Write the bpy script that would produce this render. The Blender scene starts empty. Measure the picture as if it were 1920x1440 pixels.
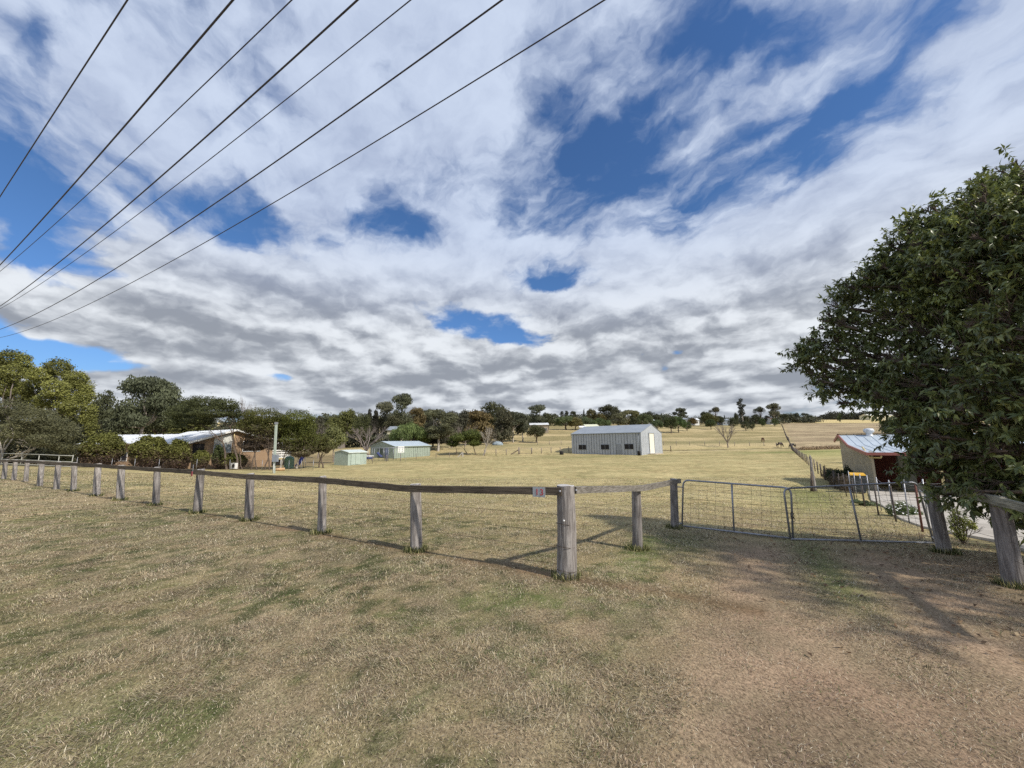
import bpy, math, random
import numpy as np
from mathutils import Vector, Matrix
sc = bpy.context.scene
COL = sc.collection
R = math.radians
# ------------------------------------------------------------------ camera
FPX, PITCH, ROLL, EYE = 723.0, R(8.5), 0.012, 1.6
cd = bpy.data.cameras.new('camera'); cam = bpy.data.objects.new('camera', cd); COL.objects.link(cam)
cd.sensor_width = 36; cd.lens = FPX / 1920 * 36; cd.clip_start = .05; cd.clip_end = 6000
R0 = Vector((1, 0, 0)); U0 = Vector((0, -math.sin(PITCH), math.cos(PITCH))); F0 = Vector((0, math.cos(PITCH), math.sin(PITCH)))
cR = R0 * math.cos(ROLL) - U0 * math.sin(ROLL); cU = R0 * math.sin(ROLL) + U0 * math.cos(ROLL)
M = Matrix((cR, cU, -F0)).transposed().to_4x4(); M.translation = (0, 0, EYE)
cam.matrix_world = M
sc.camera = cam
# ------------------------------------------------------------------ exposure, sun, sky
sc.view_settings.view_transform = 'Standard'; sc.view_settings.look = 'None'
sc.view_settings.gamma = 1; sc.view_settings.exposure = 0.0
sc.cycles.use_denoising = False; sc.cycles.max_bounces = 6; sc.cycles.transparent_max_bounces = 8
SUN_EL, SUN_AZ = R(42), Vector((.8, -.6, 0)).normalized()      # azimuth: horizontal direction towards the sun
sdir = Vector((SUN_AZ.x * math.cos(SUN_EL), SUN_AZ.y * math.cos(SUN_EL), math.sin(SUN_EL)))
sl = bpy.data.lights.new('sun', 'SUN'); so = bpy.data.objects.new('sun', sl); COL.objects.link(so)
sl.energy = 4.3; sl.angle = R(1.5); sl.color = (1, .93, .82)
so.rotation_euler = sdir.to_track_quat('Z', 'Y').to_euler(); so.location = (20, -15, 30)
W = bpy.data.worlds.new('World'); sc.world = W; W.use_nodes = True
nt = W.node_tree; nt.nodes.clear()


class NB:
    """tiny node-graph helper"""
    def __init__(s, t): s.t = t
    def n(s, ty, **k):
        x = s.t.nodes.new(ty)
        for a, b in k.items(): setattr(x, a, b)
        return x
    def lk(s, a, b): s.t.links.new(a, b)
    def put(s, sock, v):
        if hasattr(v, 'is_output') or isinstance(v, bpy.types.NodeSocket): s.lk(v, sock)
        else: sock.default_value = v
    def m(s, op, a, b=0.0, c=None, clamp=False):
        x = s.n('ShaderNodeMath', operation=op, use_clamp=clamp)
        s.put(x.inputs[0], a); s.put(x.inputs[1], b)
        if c is not None: s.put(x.inputs[2], c)
        return x.outputs[0]
    def vm(s, op, a, b=(0, 0, 0), out=0):
        x = s.n('ShaderNodeVectorMath', operation=op); s.put(x.inputs[0], a); s.put(x.inputs[1], b)
        return x.outputs[out]
    def rng(s, v, a, b, c=0.0, d=1.0, smooth=True):
        x = s.n('ShaderNodeMapRange', clamp=True)
        if smooth: x.interpolation_type = 'SMOOTHSTEP'
        s.put(x.inputs['Value'], v); s.put(x.inputs['From Min'], a); s.put(x.inputs['From Max'], b)
        s.put(x.inputs['To Min'], c); s.put(x.inputs['To Max'], d)
        return x.outputs[0]
    def noise(s, vec, scale, detail=4, rough=.5, dist=0.0, dim='3D', out=0):
        x = s.n('ShaderNodeTexNoise', noise_dimensions=dim)
        s.lk(vec, x.inputs['Vector']); x.inputs['Scale'].default_value = scale
        x.inputs['Detail'].default_value = detail; x.inputs['Roughness'].default_value = rough
        x.inputs['Distortion'].default_value = dist
        return x.outputs[out]
    def mixc(s, f, a, b, mode='MIX'):
        x = s.n('ShaderNodeMix', data_type='RGBA', blend_type=mode, clamp_factor=True)
        s.put(x.inputs[0], f)
        for i, v in ((6, a), (7, b)):
            if isinstance(v, tuple) and len(v) == 3: v = (*v, 1)
            s.put(x.inputs[i], v)
        return x.outputs[2]


def ray(u, v):
    x, y = u - 960., 720. - v
    c, s = math.cos(ROLL), math.sin(ROLL)
    X, Y = x * c + y * s, -x * s + y * c
    return (X, FPX * math.cos(PITCH) - Y * math.sin(PITCH), FPX * math.sin(PITCH) + Y * math.cos(PITCH))


def skyp(u, v):
    """where a direction of view meets the cloud layer (flat layer coordinates)"""
    r = ray(u, v); l = math.sqrt(sum(a * a for a in r)); z = r[2] / l + .06
    return (r[0] / l / z, r[1] / l / z)


b = NB(nt)
tc = b.n('ShaderNodeTexCoord')
dir0 = b.vm('NORMALIZE', tc.outputs['Generated'])


def scaled(v, k):
    x = b.vm('SCALE', v); x.node.inputs[3].default_value = k; return x


wA = scaled(b.vm('SUBTRACT', b.noise(dir0, 5, 4, .55, out=1), (.5, .5, .5)), .13)
wB = scaled(b.vm('SUBTRACT', b.noise(dir0, 17, 5, .6, out=1), (.5, .5, .5)), .05)
sep0 = b.n('ShaderNodeSeparateXYZ'); b.lk(dir0, sep0.inputs[0])
el = b.m('MAXIMUM', sep0.outputs[2], 0.0)
flat = b.rng(el, 0, .35, .22, 1.0, False)                       # turbulence gets smaller towards the horizon
wsum = b.vm('MULTIPLY', b.vm('ADD', wA, wB), (1, 1, .55))
wfl = b.vm('SCALE', wsum); b.lk(flat, wfl.node.inputs[3])
dirw = b.vm('ADD', dir0, wfl)


def plane(v):
    s_ = b.n('ShaderNodeSeparateXYZ'); b.lk(v, s_.inputs[0]); z_ = b.m('ADD', b.m('MAXIMUM', s_.outputs[2], 0.0), .06)
    c_ = b.n('ShaderNodeCombineXYZ'); b.lk(b.m('DIVIDE', s_.outputs[0], z_), c_.inputs[0]); b.lk(b.m('DIVIDE', s_.outputs[1], z_), c_.inputs[1]); return c_.outputs[0]


pl, pw = plane(dir0), plane(dirw)
SKY = [  # streaks: u0,v0,u1,v1, width in px, weight (negative = blue gap, positive = thick cloud)
    (920, 385, 1420, 340, 66, -.46), (1060, 270, 1160, 330, 64, -.34), (1190, 270, 1330, 90, 66, -.36), (1480, 280, 1650, 190, 56, -.34), (1340, 90, 1450, 60, 44, -.24),
    (1600, 200, 1680, 140, 34, -.2), (1270, 430, 1360, 470, 36, -.26), (1760, 20, 1840, 0, 40, -.14), (1490, 230, 1560, 200, 40, -.12),
    (20, 360, 80, 470, 92, -.60), (400, 370, 480, 435, 58, -.62), (190, 400, 200, 420, 26, -.22),
    (225, 515, 250, 530, 20, -.26), (720, 160, 770, 200, 34, -.22), (715, 428, 775, 425, 30, -.40),
    (0, 640, 155, 692, 38, -.8), (870, 598, 1000, 645, 28, -.66), (1005, 515, 1085, 528, 26, -.52), (1035, 530, 1060, 540, 12, -.3),
    (505, 706, 545, 706, 8, -.42), (1250, 655, 1290, 655, 6, -.25), (60, 40, 75, 95, 40, -.32), (330, 20, 370, 60, 44, -.30), (520, 0, 540, 40, 36, -.1),
    (560, 100, 960, 220, 170, .26), (180, 230, 420, 280, 120, .2), (860, 500, 450, 560, 90, .22),
    (1500, 390, 1850, 290, 75, .30), (1100, 480, 1450, 560, 80, .26), (1880, 100, 1900, 260, 80, .22), (60, 560, 140, 600, 40, .2),
    (1250, 120, 1850, 200, 200, -.04), (120, 640, 640, 640, 26, .16), (100, 745, 1500, 745, 22, .2),
]
SHADE = [  # where the cloud looks grey (-) or bright (+)
    (330, 590, 720, 590, 30, -.55), (90, 690, 330, 680, 26, -.40), (1110, 610, 1500, 615, 26, -.55), (560, 560, 700, 575, 30, -.25), (700, 690, 1000, 700, 16, -.30), (1050, 680, 1400, 700, 14, -.2),
    (300, 715, 480, 715, 12, -.25), (140, 230, 330, 260, 80, -.22), (20, 230, 60, 280, 60, -.2), (560, 420, 720, 430, 50, -.22), (700, 330, 900, 360, 50, -.2), (1750, 560, 1900, 560, 40, -.2), (60, 590, 260, 600, 26, .1), (820, 570, 1000, 590, 22, -.25),
    (520, 660, 660, 700, 22, .35), (770, 650, 900, 650, 20, .5), (1150, 520, 1350, 500, 60, .35), (400, 250, 480, 240, 60, .3), (560, 20, 1100, 20, 120, .22), (1000, 220, 1160, 250, 60, .2), (1600, 400, 1850, 300, 70, .3), (1850, 150, 1900, 240, 60, .3),
    (100, 570, 190, 560, 26, .35), (980, 530, 1000, 450, 60, .15), (620, 510, 860, 480, 40, .28), (250, 745, 520, 740, 9, .3), (900, 742, 1300, 742, 8, .3), (1480, 540, 1560, 500, 60, .2), (1380, 640, 1500, 650, 12, .3),
]


def patches(items):
    tot = 0.0
    for (u0, v0, u1, v1, wd, wt) in items:
        a0, a1 = skyp(u0, v0), skyp(u1, v1); um, vm_ = (u0 + u1) / 2, (v0 + v1) / 2; c0 = skyp(um, vm_)
        L = math.hypot(a1[0] - a0[0], a1[1] - a0[1]) / 2; ang = math.atan2(a1[1] - a0[1], a1[0] - a0[0])
        # unit steps across the streak, one each way on the layer
        pu, pv = (u1 - u0), (v1 - v0); pn = math.hypot(pu, pv) or 1; qx = skyp(um - pv / pn * wd, vm_ + pu / pn * wd)
        ex = (qx[0] - c0[0], qx[1] - c0[1]); ca, sa = math.cos(ang), math.sin(ang)
        qy = skyp(um + pu / pn * wd, vm_ + pv / pn * wd); ey = (qy[0] - c0[0], qy[1] - c0[1])
        ru = L + math.hypot(*ey); rv = max(abs(-ex[0] * sa + ex[1] * ca), .02)
        mp = b.n('ShaderNodeMapping', vector_type='TEXTURE'); b.lk(pw, mp.inputs[0])
        mp.inputs['Location'].default_value = (c0[0], c0[1], 0); mp.inputs['Rotation'].default_value = (0, 0, ang); mp.inputs['Scale'].default_value = (ru, rv, 1)
        tot = b.m('ADD', tot, b.rng(b.vm('LENGTH', mp.outputs[0], out=1), 0.0, 1.95, wt, 0.0))
    return tot


bias = patches([(a, b_, c, d, e, w * ((1.2 if d > 480 else 1.0) if w < 0 else 1)) for a, b_, c, d, e, w in SKY]); shade = patches(SHADE)

def wisps(v):
    """streaky high cloud drawn out along one wind direction"""
    s0 = b.n('ShaderNodeMapping'); b.lk(v, s0.inputs[0]); s0.inputs['Rotation'].default_value = (0, 0, R(57)); st = b.n('ShaderNodeMapping'); b.lk(s0.outputs[0], st.inputs[0]); st.inputs['Scale'].default_value = (.95, 1.35, 1)
    return b.m('ADD', b.m('MULTIPLY', b.noise(st.outputs[0], 1.7, 6, .52, .1), .55), b.m('MULTIPLY', b.noise(st.outputs[0], 5.2, 8, .56, .1), .45))


def heaps(v):
    """rows of heap cloud low in the sky"""
    st = b.n('ShaderNodeMapping'); b.lk(v, st.inputs[0]); st.inputs['Scale'].default_value = (1, 1, 2.3); st.inputs['Location'].default_value = (3.1, 1.7, .4)
    return b.m('ADD', b.m('MULTIPLY', b.noise(st.outputs[0], 2.9, 4, .5, .0), .62), b.m('MULTIPLY', b.noise(st.outputs[0], 12., 6, .5, .0), .45))


high = b.rng(el, .22, .52)
# a heap layer seen ever flatter: stretch the vertical angle near the horizon
zz_ = b.m('POWER', b.m('ADD', el, .004), .70)
cz = b.n('ShaderNodeCombineXYZ'); sw = b.n('ShaderNodeSeparateXYZ'); b.lk(dirw, sw.inputs[0]); b.lk(sw.outputs[0], cz.inputs[0]); b.lk(sw.outputs[1], cz.inputs[1]); b.lk(b.m('ADD', zz_, b.m('SUBTRACT', sw.outputs[2], sep0.outputs[2])), cz.inputs[2])
hv = cz.outputs[0]
W1, W2 = wisps(pw), wisps(b.vm('ADD', pw, (.10, -.08, 0)))
H1, H2 = heaps(hv), heaps(b.vm('ADD', hv, (.018, -.01, .034)))
big = b.noise(dir0, 2.3, 3, .5)
f1_ = b.n('ShaderNodeMix', data_type='FLOAT'); b.lk(high, f1_.inputs[0]); b.lk(H1, f1_.inputs[2]); b.lk(W1, f1_.inputs[3]); fb = b.m('ADD', b.m('MULTIPLY', b.m('SUBTRACT', f1_.outputs[0], .5), b.rng(high, 0, 1, 2.4, 3.1, False)), .5)
dens = b.m('ADD', b.m('ADD', fb, bias), b.rng(high, 0, 1, .20, .17, False))
alpha = b.rng(dens, b.rng(high, 0, 1, .30, .16, False), b.rng(high, 0, 1, .58, .88, False))
reliefH = b.m('MULTIPLY', b.m('SUBTRACT', H1, H2), 8.5); reliefW = b.m('MULTIPLY', b.m('SUBTRACT', W1, W2), 3.4)
f2_ = b.n('ShaderNodeMix', data_type='FLOAT'); b.lk(high, f2_.inputs[0]); b.lk(reliefH, f2_.inputs[2]); b.lk(reliefW, f2_.inputs[3])
thick = b.rng(dens, .55, .85)
lit = b.m('ADD', b.m('ADD', b.m('ADD', f2_.outputs[0], .58), shade), b.m('MULTIPLY', b.m('SUBTRACT', big, .5), .9))
lit = b.m('SUBTRACT', lit, b.m('MULTIPLY', b.m('MULTIPLY', thick, b.rng(high, 0, 1, 1, 0, False)), .28))
lit = b.m('ADD', lit, b.m('MULTIPLY', b.m('SUBTRACT', b.noise(dirw, 26, 5, .55), .5), .45))
lit = b.rng(lit, -.75, 1.35)
greyc = b.mixc(high, (.31, .34, .395), (.30, .37, .55)); whitec = b.mixc(high, (.82, .86, .91), (.62, .71, .88))
# thin edges take on the blue behind them a little
cloudc = b.mixc(lit, greyc, whitec)
sky = b.n('ShaderNodeTexSky', sky_type='NISHITA'); sky.sun_disc = False
sky.sun_elevation = SUN_EL; sky.sun_rotation = math.atan2(SUN_AZ.x, SUN_AZ.y); sky.air_density = 1.5; sky.dust_density = .1; sky.ozone_density = 4
tint = b.mixc(1.0, sky.outputs[0], b.mixc(b.rng(el, .02, .5), (.50, .74, 1.25), (.52, .74, 1.05)), 'MULTIPLY')
bg1 = b.n('ShaderNodeBackground'); b.lk(tint, bg1.inputs[0]); bg1.inputs[1].default_value = .10
bg2 = b.n('ShaderNodeBackground'); b.lk(cloudc, bg2.inputs[0]); bg2.inputs[1].default_value = 1.0
mx = b.n('ShaderNodeMixShader'); b.lk(alpha, mx.inputs[0]); b.lk(bg1.outputs[0], mx.inputs[1]); b.lk(bg2.outputs[0], mx.inputs[2])
wo = b.n('ShaderNodeOutputWorld'); b.lk(mx.outputs[0], wo.inputs[0])
W.cycles.sampling_method = 'MANUAL'; W.cycles.sample_map_resolution = 512


# ================================================================== helpers
def smooth_table(xs, ys, step, half):
    g = np.arange(xs[0], xs[-1] + step, step); v = np.interp(g, xs, ys)
    k = np.hanning(2 * int(half / step) + 3); k /= k.sum()
    p = len(k) // 2
    return g, np.convolve(np.pad(v, p, mode='edge'), k, mode='valid')


NEAR = smooth_table([-20, 0, .8, 4, 8, 12, 20, 27, 60], [0, 0, -.02, -.17, -.55, -.9, -1.28, -1.42, -1.42], .1, 1.2)
FAR = smooth_table([-50, 60, 84, 88, 98, 118, 140, 165, 174, 215, 228, 326, 343, 390, 450, 600, 1500, 4000],
                   [0, 0, .12, .5, 1.9, 2.7, 4.7, 7.5, 8.3, 11.7, 12.6, 20.4, 22.6, 25.7, 27.4, 27.4, 20, 0], 1., 5)
TN = (.4985, .867)          # horizontal direction square to the road fence, away from the road
TR = (-.867, .4985)         # along the road fence, away to the left


def H(x, y):
    x = np.asarray(x, float); y = np.asarray(y, float)
    t = x * TN[0] + y * TN[1] - 4.54
    w = y - .25 * np.maximum(x, 0)
    w = np.where(w < 0, 0, w)
    h = np.interp(t, *NEAR) + np.interp(w, *FAR)
    return h + .025 * np.sin(x * .9 + 1.3 * np.sin(y * .5)) * np.clip((t - 3) / 8, 0, 1)


def h1(x, y): return float(H(x, y))


def P(u, v, d):
    r = ray(u, v); return Vector((r[0] / r[1] * d, d, EYE + r[2] / r[1] * d))


def hit(u, v, dz=0.0):
    """where the line of sight through a photo pixel meets the ground (+dz)"""
    r = ray(u, v); prev = 1.0; d = 1.0
    while d < 900:
        z = EYE + r[2] / r[1] * d - dz
        if z < h1(r[0] / r[1] * d, d): break
        prev = d; d *= 1.02
    lo, hi = prev, d
    for _ in range(30):
        m_ = (lo + hi) / 2
        if EYE + r[2] / r[1] * m_ - dz < h1(r[0] / r[1] * m_, m_): hi = m_
        else: lo = m_
    return Vector((r[0] / r[1] * lo, lo, EYE + r[2] / r[1] * lo))


def gpt(u, d, v=830):
    r = ray(u, v); x = r[0] / r[1] * d
    return Vector((x, d, h1(x, d)))


def tag(o, label=None, cat=None, group=None, kind=None):
    if label: o['label'] = label
    if cat: o['category'] = cat
    if group: o['group'] = group
    if kind: o['kind'] = kind
    return o


def empty(name, loc, rz=0.0, label=None, cat=None, group=None):
    o = bpy.data.objects.new(name, None); COL.objects.link(o); o.location = loc; o.rotation_euler = (0, 0, rz)
    o.empty_display_size = .2
    return tag(o, label, cat, group)


class MB:
    def __init__(s): s.v = []; s.f = []; s.sm = []
    def add(s, vs, fs, smooth=False):
        k = len(s.v); s.v += [tuple(p) for p in vs]; s.f += [tuple(i + k for i in f) for f in fs]; s.sm += [smooth] * len(fs); return s
    def box(s, a, c, rz=0.0, piv=None):
        x0, y0, z0 = a; x1, y1, z1 = c
        vs = [(x0, y0, z0), (x1, y0, z0), (x1, y1, z0), (x0, y1, z0), (x0, y0, z1), (x1, y0, z1), (x1, y1, z1), (x0, y1, z1)]
        if rz:
            p = piv or ((x0 + x1) / 2, (y0 + y1) / 2); cc, ss = math.cos(rz), math.sin(rz)
            vs = [(p[0] + (x - p[0]) * cc - (y - p[1]) * ss, p[1] + (x - p[0]) * ss + (y - p[1]) * cc, z) for x, y, z in vs]
        return s.add(vs, [(0, 3, 2, 1), (4, 5, 6, 7), (0, 1, 5, 4), (1, 2, 6, 5), (2, 3, 7, 6), (3, 0, 4, 7)])
    def beam(s, p, q, w, h, up=(0, 0, 1)):
        """rectangular bar from p to q, w across, h in the 'up' sense"""
        p, q = Vector(p), Vector(q); d = (q - p).normalized(); side = d.cross(Vector(up)).normalized(); u = side.cross(d)
        vs = []
        for e in (p, q):
            for a, c in ((-1, -1), (1, -1), (1, 1), (-1, 1)): vs.append(e + side * a * w / 2 + u * c * h / 2)
        return s.add(vs, [(0, 1, 2, 3), (7, 6, 5, 4), (0, 4, 5, 1), (1, 5, 6, 2), (2, 6, 7, 3), (3, 7, 4, 0)])
    def tube(s, pts, r, n=8, cap=True, smooth=True):
        pts = [Vector(p) for p in pts]; k = len(pts)
        rr = r if isinstance(r, (list, tuple)) else [r] * k
        vs = []; up = None
        for i, p in enumerate(pts):
            d = (pts[min(i + 1, k - 1)] - pts[max(i - 1, 0)])
            if d.length < 1e-9: d = Vector((0, 0, 1))
            d.normalize()
            if up is None: up = Vector((0, 0, 1)) if abs(d.z) < .9 else Vector((1, 0, 0))
            a = d.cross(up).normalized(); up = a.cross(d).normalized()
            for j in range(n):
                t = 2 * math.pi * j / n; vs.append(p + (a * math.cos(t) + up * math.sin(t)) * rr[i])
        fs = [(i * n + j, i * n + (j + 1) % n, (i + 1) * n + (j + 1) % n, (i + 1) * n + j) for i in range(k - 1) for j in range(n)]
        s.add(vs, fs, smooth)
        if cap:
            b0 = len(s.v) - len(vs); s.f += [tuple(b0 + j for j in range(n))[::-1], tuple(b0 + (k - 1) * n + j for j in range(n))]; s.sm += [False] * 2
        return s
    def lathe(s, c, prof, n=16, sx=1, sy=1):
        """prof: (radius, z) pairs from the bottom up"""
        vs = [(c[0] + r * sx * math.cos(2 * math.pi * j / n), c[1] + r * sy * math.sin(2 * math.pi * j / n), c[2] + z) for r, z in prof for j in range(n)]
        fs = [(i * n + j, i * n + (j + 1) % n, (i + 1) * n + (j + 1) % n, (i + 1) * n + j) for i in range(len(prof) - 1) for j in range(n)]
        b0 = len(s.v); s.add(vs, fs, True)
        s.f += [tuple(b0 + j for j in range(n))[::-1], tuple(b0 + (len(prof) - 1) * n + j for j in range(n))]; s.sm += [False] * 2
        return s
    def prism(s, poly, x0, x1):
        """poly: (y, z) points, pushed from x0 to x1"""
        k = len(poly); vs = [(x0, y, z) for y, z in poly] + [(x1, y, z) for y, z in poly]
        return s.add(vs, [tuple(range(k)), tuple(range(2 * k - 1, k - 1, -1))] + [(i, i + k, (i + 1) % k + k, (i + 1) % k) for i in range(k)])
    def build(s, name, mat, parent=None, loc=None):
        me = bpy.data.meshes.new(name); me.from_pydata(s.v, [], s.f)
        me.polygons.foreach_set('use_smooth', s.sm); me.materials.append(mat); me.update()
        o = bpy.data.objects.new(name, me); COL.objects.link(o)
        if parent is not None: o.parent = parent
        if loc is not None: o.location = loc
        return o


def cloud_mesh(name, V, F, C, mat, parent=None, smooth=False, N=None):
    """V: (n,k,3) vertices of n little shapes, F: faces of one shape, C: (n,3) colour of each"""
    n, k = V.shape[:2]; me = bpy.data.meshes.new(name)
    me.vertices.add(n * k); me.vertices.foreach_set('co', V.reshape(-1).astype(np.float32))
    fl = [len(f) for f in F]; base = (np.arange(n) * k)[:, None]
    idx = np.concatenate([base + np.array(f)[None, :] for f in F], axis=1).reshape(-1)
    me.loops.add(len(idx)); me.loops.foreach_set('vertex_index', idx.astype(np.int32))
    tot = np.tile(fl, n); st_ = np.concatenate([[0], np.cumsum(tot)[:-1]])
    me.polygons.add(len(tot)); me.polygons.foreach_set('loop_start', st_.astype(np.int32))
    if smooth: me.polygons.foreach_set('use_smooth', np.ones(len(tot), bool))
    me.update(calc_edges=True)
    a = me.color_attributes.new('tint', 'FLOAT_COLOR', 'POINT')
    cc = np.ones((n, k, 4), np.float32); cc[:, :, :3] = C[:, None, :]; a.data.foreach_set('color', cc.reshape(-1))
    me.materials.append(mat)
    if N is not None:
        me.normals_split_custom_set_from_vertices(N.reshape(-1, 3).astype(np.float32))
    o = bpy.data.objects.new(name, me); COL.objects.link(o)
    if parent is not None: o.parent = parent
    return o


rng = np.random.default_rng(7)


def lat(ix, iy, seed):
    with np.errstate(over='ignore'):
        h = ix.astype(np.uint64) * np.uint64(0x9E3779B97F4A7C15) + iy.astype(np.uint64) * np.uint64(0xC2B2AE3D27D4EB4F) + np.uint64(seed * 7919 + 12345)
        h = (h ^ (h >> np.uint64(30))) * np.uint64(0xBF58476D1CE4E5B9); h = (h ^ (h >> np.uint64(27))) * np.uint64(0x94D049BB133111EB); h = h ^ (h >> np.uint64(31))
    return (h & np.uint64(0xffff)).astype(float) / 65535.


def vnoise(x, y, seed=0):
    x = np.asarray(x, float); y = np.asarray(y, float)
    ix, iy = np.floor(x), np.floor(y); fx, fy = x - ix, y - iy
    fx = fx * fx * (3 - 2 * fx); fy = fy * fy * (3 - 2 * fy); ix = ix.astype(np.int64); iy = iy.astype(np.int64)
    a = lat(ix, iy, seed); b_ = lat(ix + 1, iy, seed); c = lat(ix, iy + 1, seed); d = lat(ix + 1, iy + 1, seed)
    return (a * (1 - fx) + b_ * fx) * (1 - fy) + (c * (1 - fx) + d * fx) * fy


def fbm(x, y, seed=0, o=4):
    s = 0; a = 1; t = 0
    for i in range(o):
        s = s + a * vnoise(x * 2 ** i + 17.3 * i, y * 2 ** i - 9.1 * i, seed + i); t += a; a *= .55
    return s / t


def sstep(v, a, b_):
    k = np.clip((v - a) / (b_ - a), 0, 1); return k * k * (3 - 2 * k)


# ================================================================== materials
MATS = {}


def pmat(name, col, rough=.7, metal=0.0, var=.12, vscale=6., bump=0.0, bscale=40., attr=False, spec=.4, translucent=0.0, stretch=None, rot=0.0, dirt=0.0):
    m = bpy.data.materials.new(name); m.use_nodes = True; t = m.node_tree; q = NB(t)
    p = t.nodes['Principled BSDF']; out = t.nodes['Material Output']
    co = q.n('ShaderNodeTexCoord').outputs['Object']
    if stretch:
        mp = q.n('ShaderNodeMapping'); q.lk(co, mp.inputs[0]); 
        if rot:
            mr = q.n('ShaderNodeMapping'); q.lk(co, mr.inputs[0]); mr.inputs['Rotation'].default_value = (0, 0, rot); q.lk(mr.outputs[0], mp.inputs[0])
        mp.inputs['Scale'].default_value = stretch; co = mp.outputs[0]
    n_ = q.noise(co, vscale, 5, .6)
    base = (*col, 1)
    if attr:
        a = q.n('ShaderNodeAttribute', attribute_name='tint'); base = q.mixc(1.0, a.outputs['Color'], base, 'MULTIPLY')
    c = q.mixc(q.rng(n_, .3, .7), q.mixc(1.0, base, (1 - var,) * 3, 'MULTIPLY'), q.mixc(1.0, base, (1 + var,) * 3, 'MULTIPLY'))
    if dirt:
        n2_ = q.noise(co, vscale * .35, 4, .65)
        c = q.mixc(q.m('MULTIPLY', q.rng(n2_, .5, .75), dirt), c, (.12, .09, .06))
    q.lk(c, p.inputs['Base Color']); p.inputs['Roughness'].default_value = rough; p.inputs['Metallic'].default_value = metal
    p.inputs['Specular IOR Level'].default_value = spec
    if bump:
        bn = q.n('ShaderNodeBump'); bn.inputs['Strength'].default_value = bump; bn.inputs['Distance'].default_value = .02
        q.lk(q.noise(co, bscale, 5, .6), bn.inputs['Height']); q.lk(bn.outputs[0], p.inputs['Normal'])
    if translucent:
        tr = q.n('ShaderNodeBsdfTranslucent'); q.lk(c, tr.inputs[0]); ms = q.n('ShaderNodeMixShader'); ms.inputs[0].default_value = translucent
        q.lk(p.outputs[0], ms.inputs[1]); q.lk(tr.outputs[0], ms.inputs[2]); q.lk(ms.outputs[0], out.inputs[0])
    MATS[name] = m
    return m


def wood_mat(name, dark, light, grain, rot=0.0):
    """weathered timber: grain = (across, across, along) noise stretch"""
    m = bpy.data.materials.new(name); m.use_nodes = True; t = m.node_tree; q = NB(t); p = t.nodes['Principled BSDF']
    co = q.n('ShaderNodeTexCoord').outputs['Object']
    mr = q.n('ShaderNodeMapping'); q.lk(co, mr.inputs[0]); mr.inputs['Rotation'].default_value = (0, 0, rot)
    mp = q.n('ShaderNodeMapping'); q.lk(mr.outputs[0], mp.inputs[0]); mp.inputs['Scale'].default_value = grain
    g = q.noise(mp.outputs[0], 1.0, 6, .65, .6); g2 = q.noise(mp.outputs[0], 3.2, 4, .6, .3); big = q.noise(co, 3.1, 4, .6)
    c = q.mixc(q.rng(g, .35, .66), dark, light)
    rnd = q.n('ShaderNodeObjectInfo').outputs['Random']; c = q.mixc(1.0, c, q.mixc(rnd, (.80, .78, .76), (1.22, 1.20, 1.16)), 'MULTIPLY')
    c = q.mixc(q.rng(big, .45, .7, 0, .45), c, tuple(a * .55 for a in dark))
    c = q.mixc(q.rng(g2, .60, .72, 0, .75), c, tuple(a * .3 for a in dark))
    q.lk(c, p.inputs['Base Color']); p.inputs['Roughness'].default_value = .9; p.inputs['Specular IOR Level'].default_value = .15
    bn = q.n('ShaderNodeBump'); bn.inputs['Strength'].default_value = .8; bn.inputs['Distance'].default_value = .01
    q.lk(q.m('ADD', g, q.m('MULTIPLY', g2, .5)), bn.inputs['Height']); q.lk(bn.outputs[0], p.inputs['Normal'])
    return m


m_post = wood_mat('weathered_post', (.17, .155, .15), (.40, .38, .37), (34, 34, 2.6))
m_cut = pmat('cut_timber', (.46, .44, .42), .9, var=.25, vscale=30)
m_rail = wood_mat('dark_rail', (.075, .062, .048), (.17, .145, .115), (2.2, 45, 60), R(29.9))  # left run: weathered, with its shaded faces put into the darker colour
m_rail2 = wood_mat('grey_rail', (.13, .12, .105), (.27, .255, .235), (2.2, 45, 60), R(-60.1))  # return run: same timber, frontal sun put into the lighter colour
m_galv = pmat('galvanised_steel', (.33, .34, .37), .45, .55, .2, 20)
m_wire = pmat('rusty_wire', (.10, .075, .06), .7, .4, .3, 30)
m_mesh = pmat('mesh_wire', (.13, .11, .09), .6, .5, .3, 30)
m_cable = pmat('cable_black', (.05, .045, .055), .6)
m_bark = pmat('bark_brown', (.13, .10, .08), .95, var=.35, vscale=9, bump=.6)
m_barkp = pmat('bark_pale', (.42, .38, .33), .9, var=.3, vscale=5, bump=.3)
m_barkg = pmat('bark_grey', (.22, .185, .165), .95, var=.3, vscale=8)
m_leaf = pmat('foliage', (1, 1, 1), .6, var=.15, vscale=.6, attr=True, spec=.2, translucent=.22)
m_gloss = pmat('glossy_foliage', (1, 1, 1), .40, var=.12, vscale=2, attr=True, spec=.6, translucent=.28)
m_grass = pmat('grass_blades', (1, 1, 1), .75, var=.05, vscale=2, attr=True, spec=.15, translucent=.25)
m_white = pmat('white_paint', (.80, .80, .78), .6, var=.05)
m_dark = pmat('dark_interior', (.02, .018, .018), .8)
m_glass = pmat('dark_glass', (.03, .03, .035), .12, spec=.8)


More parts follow.
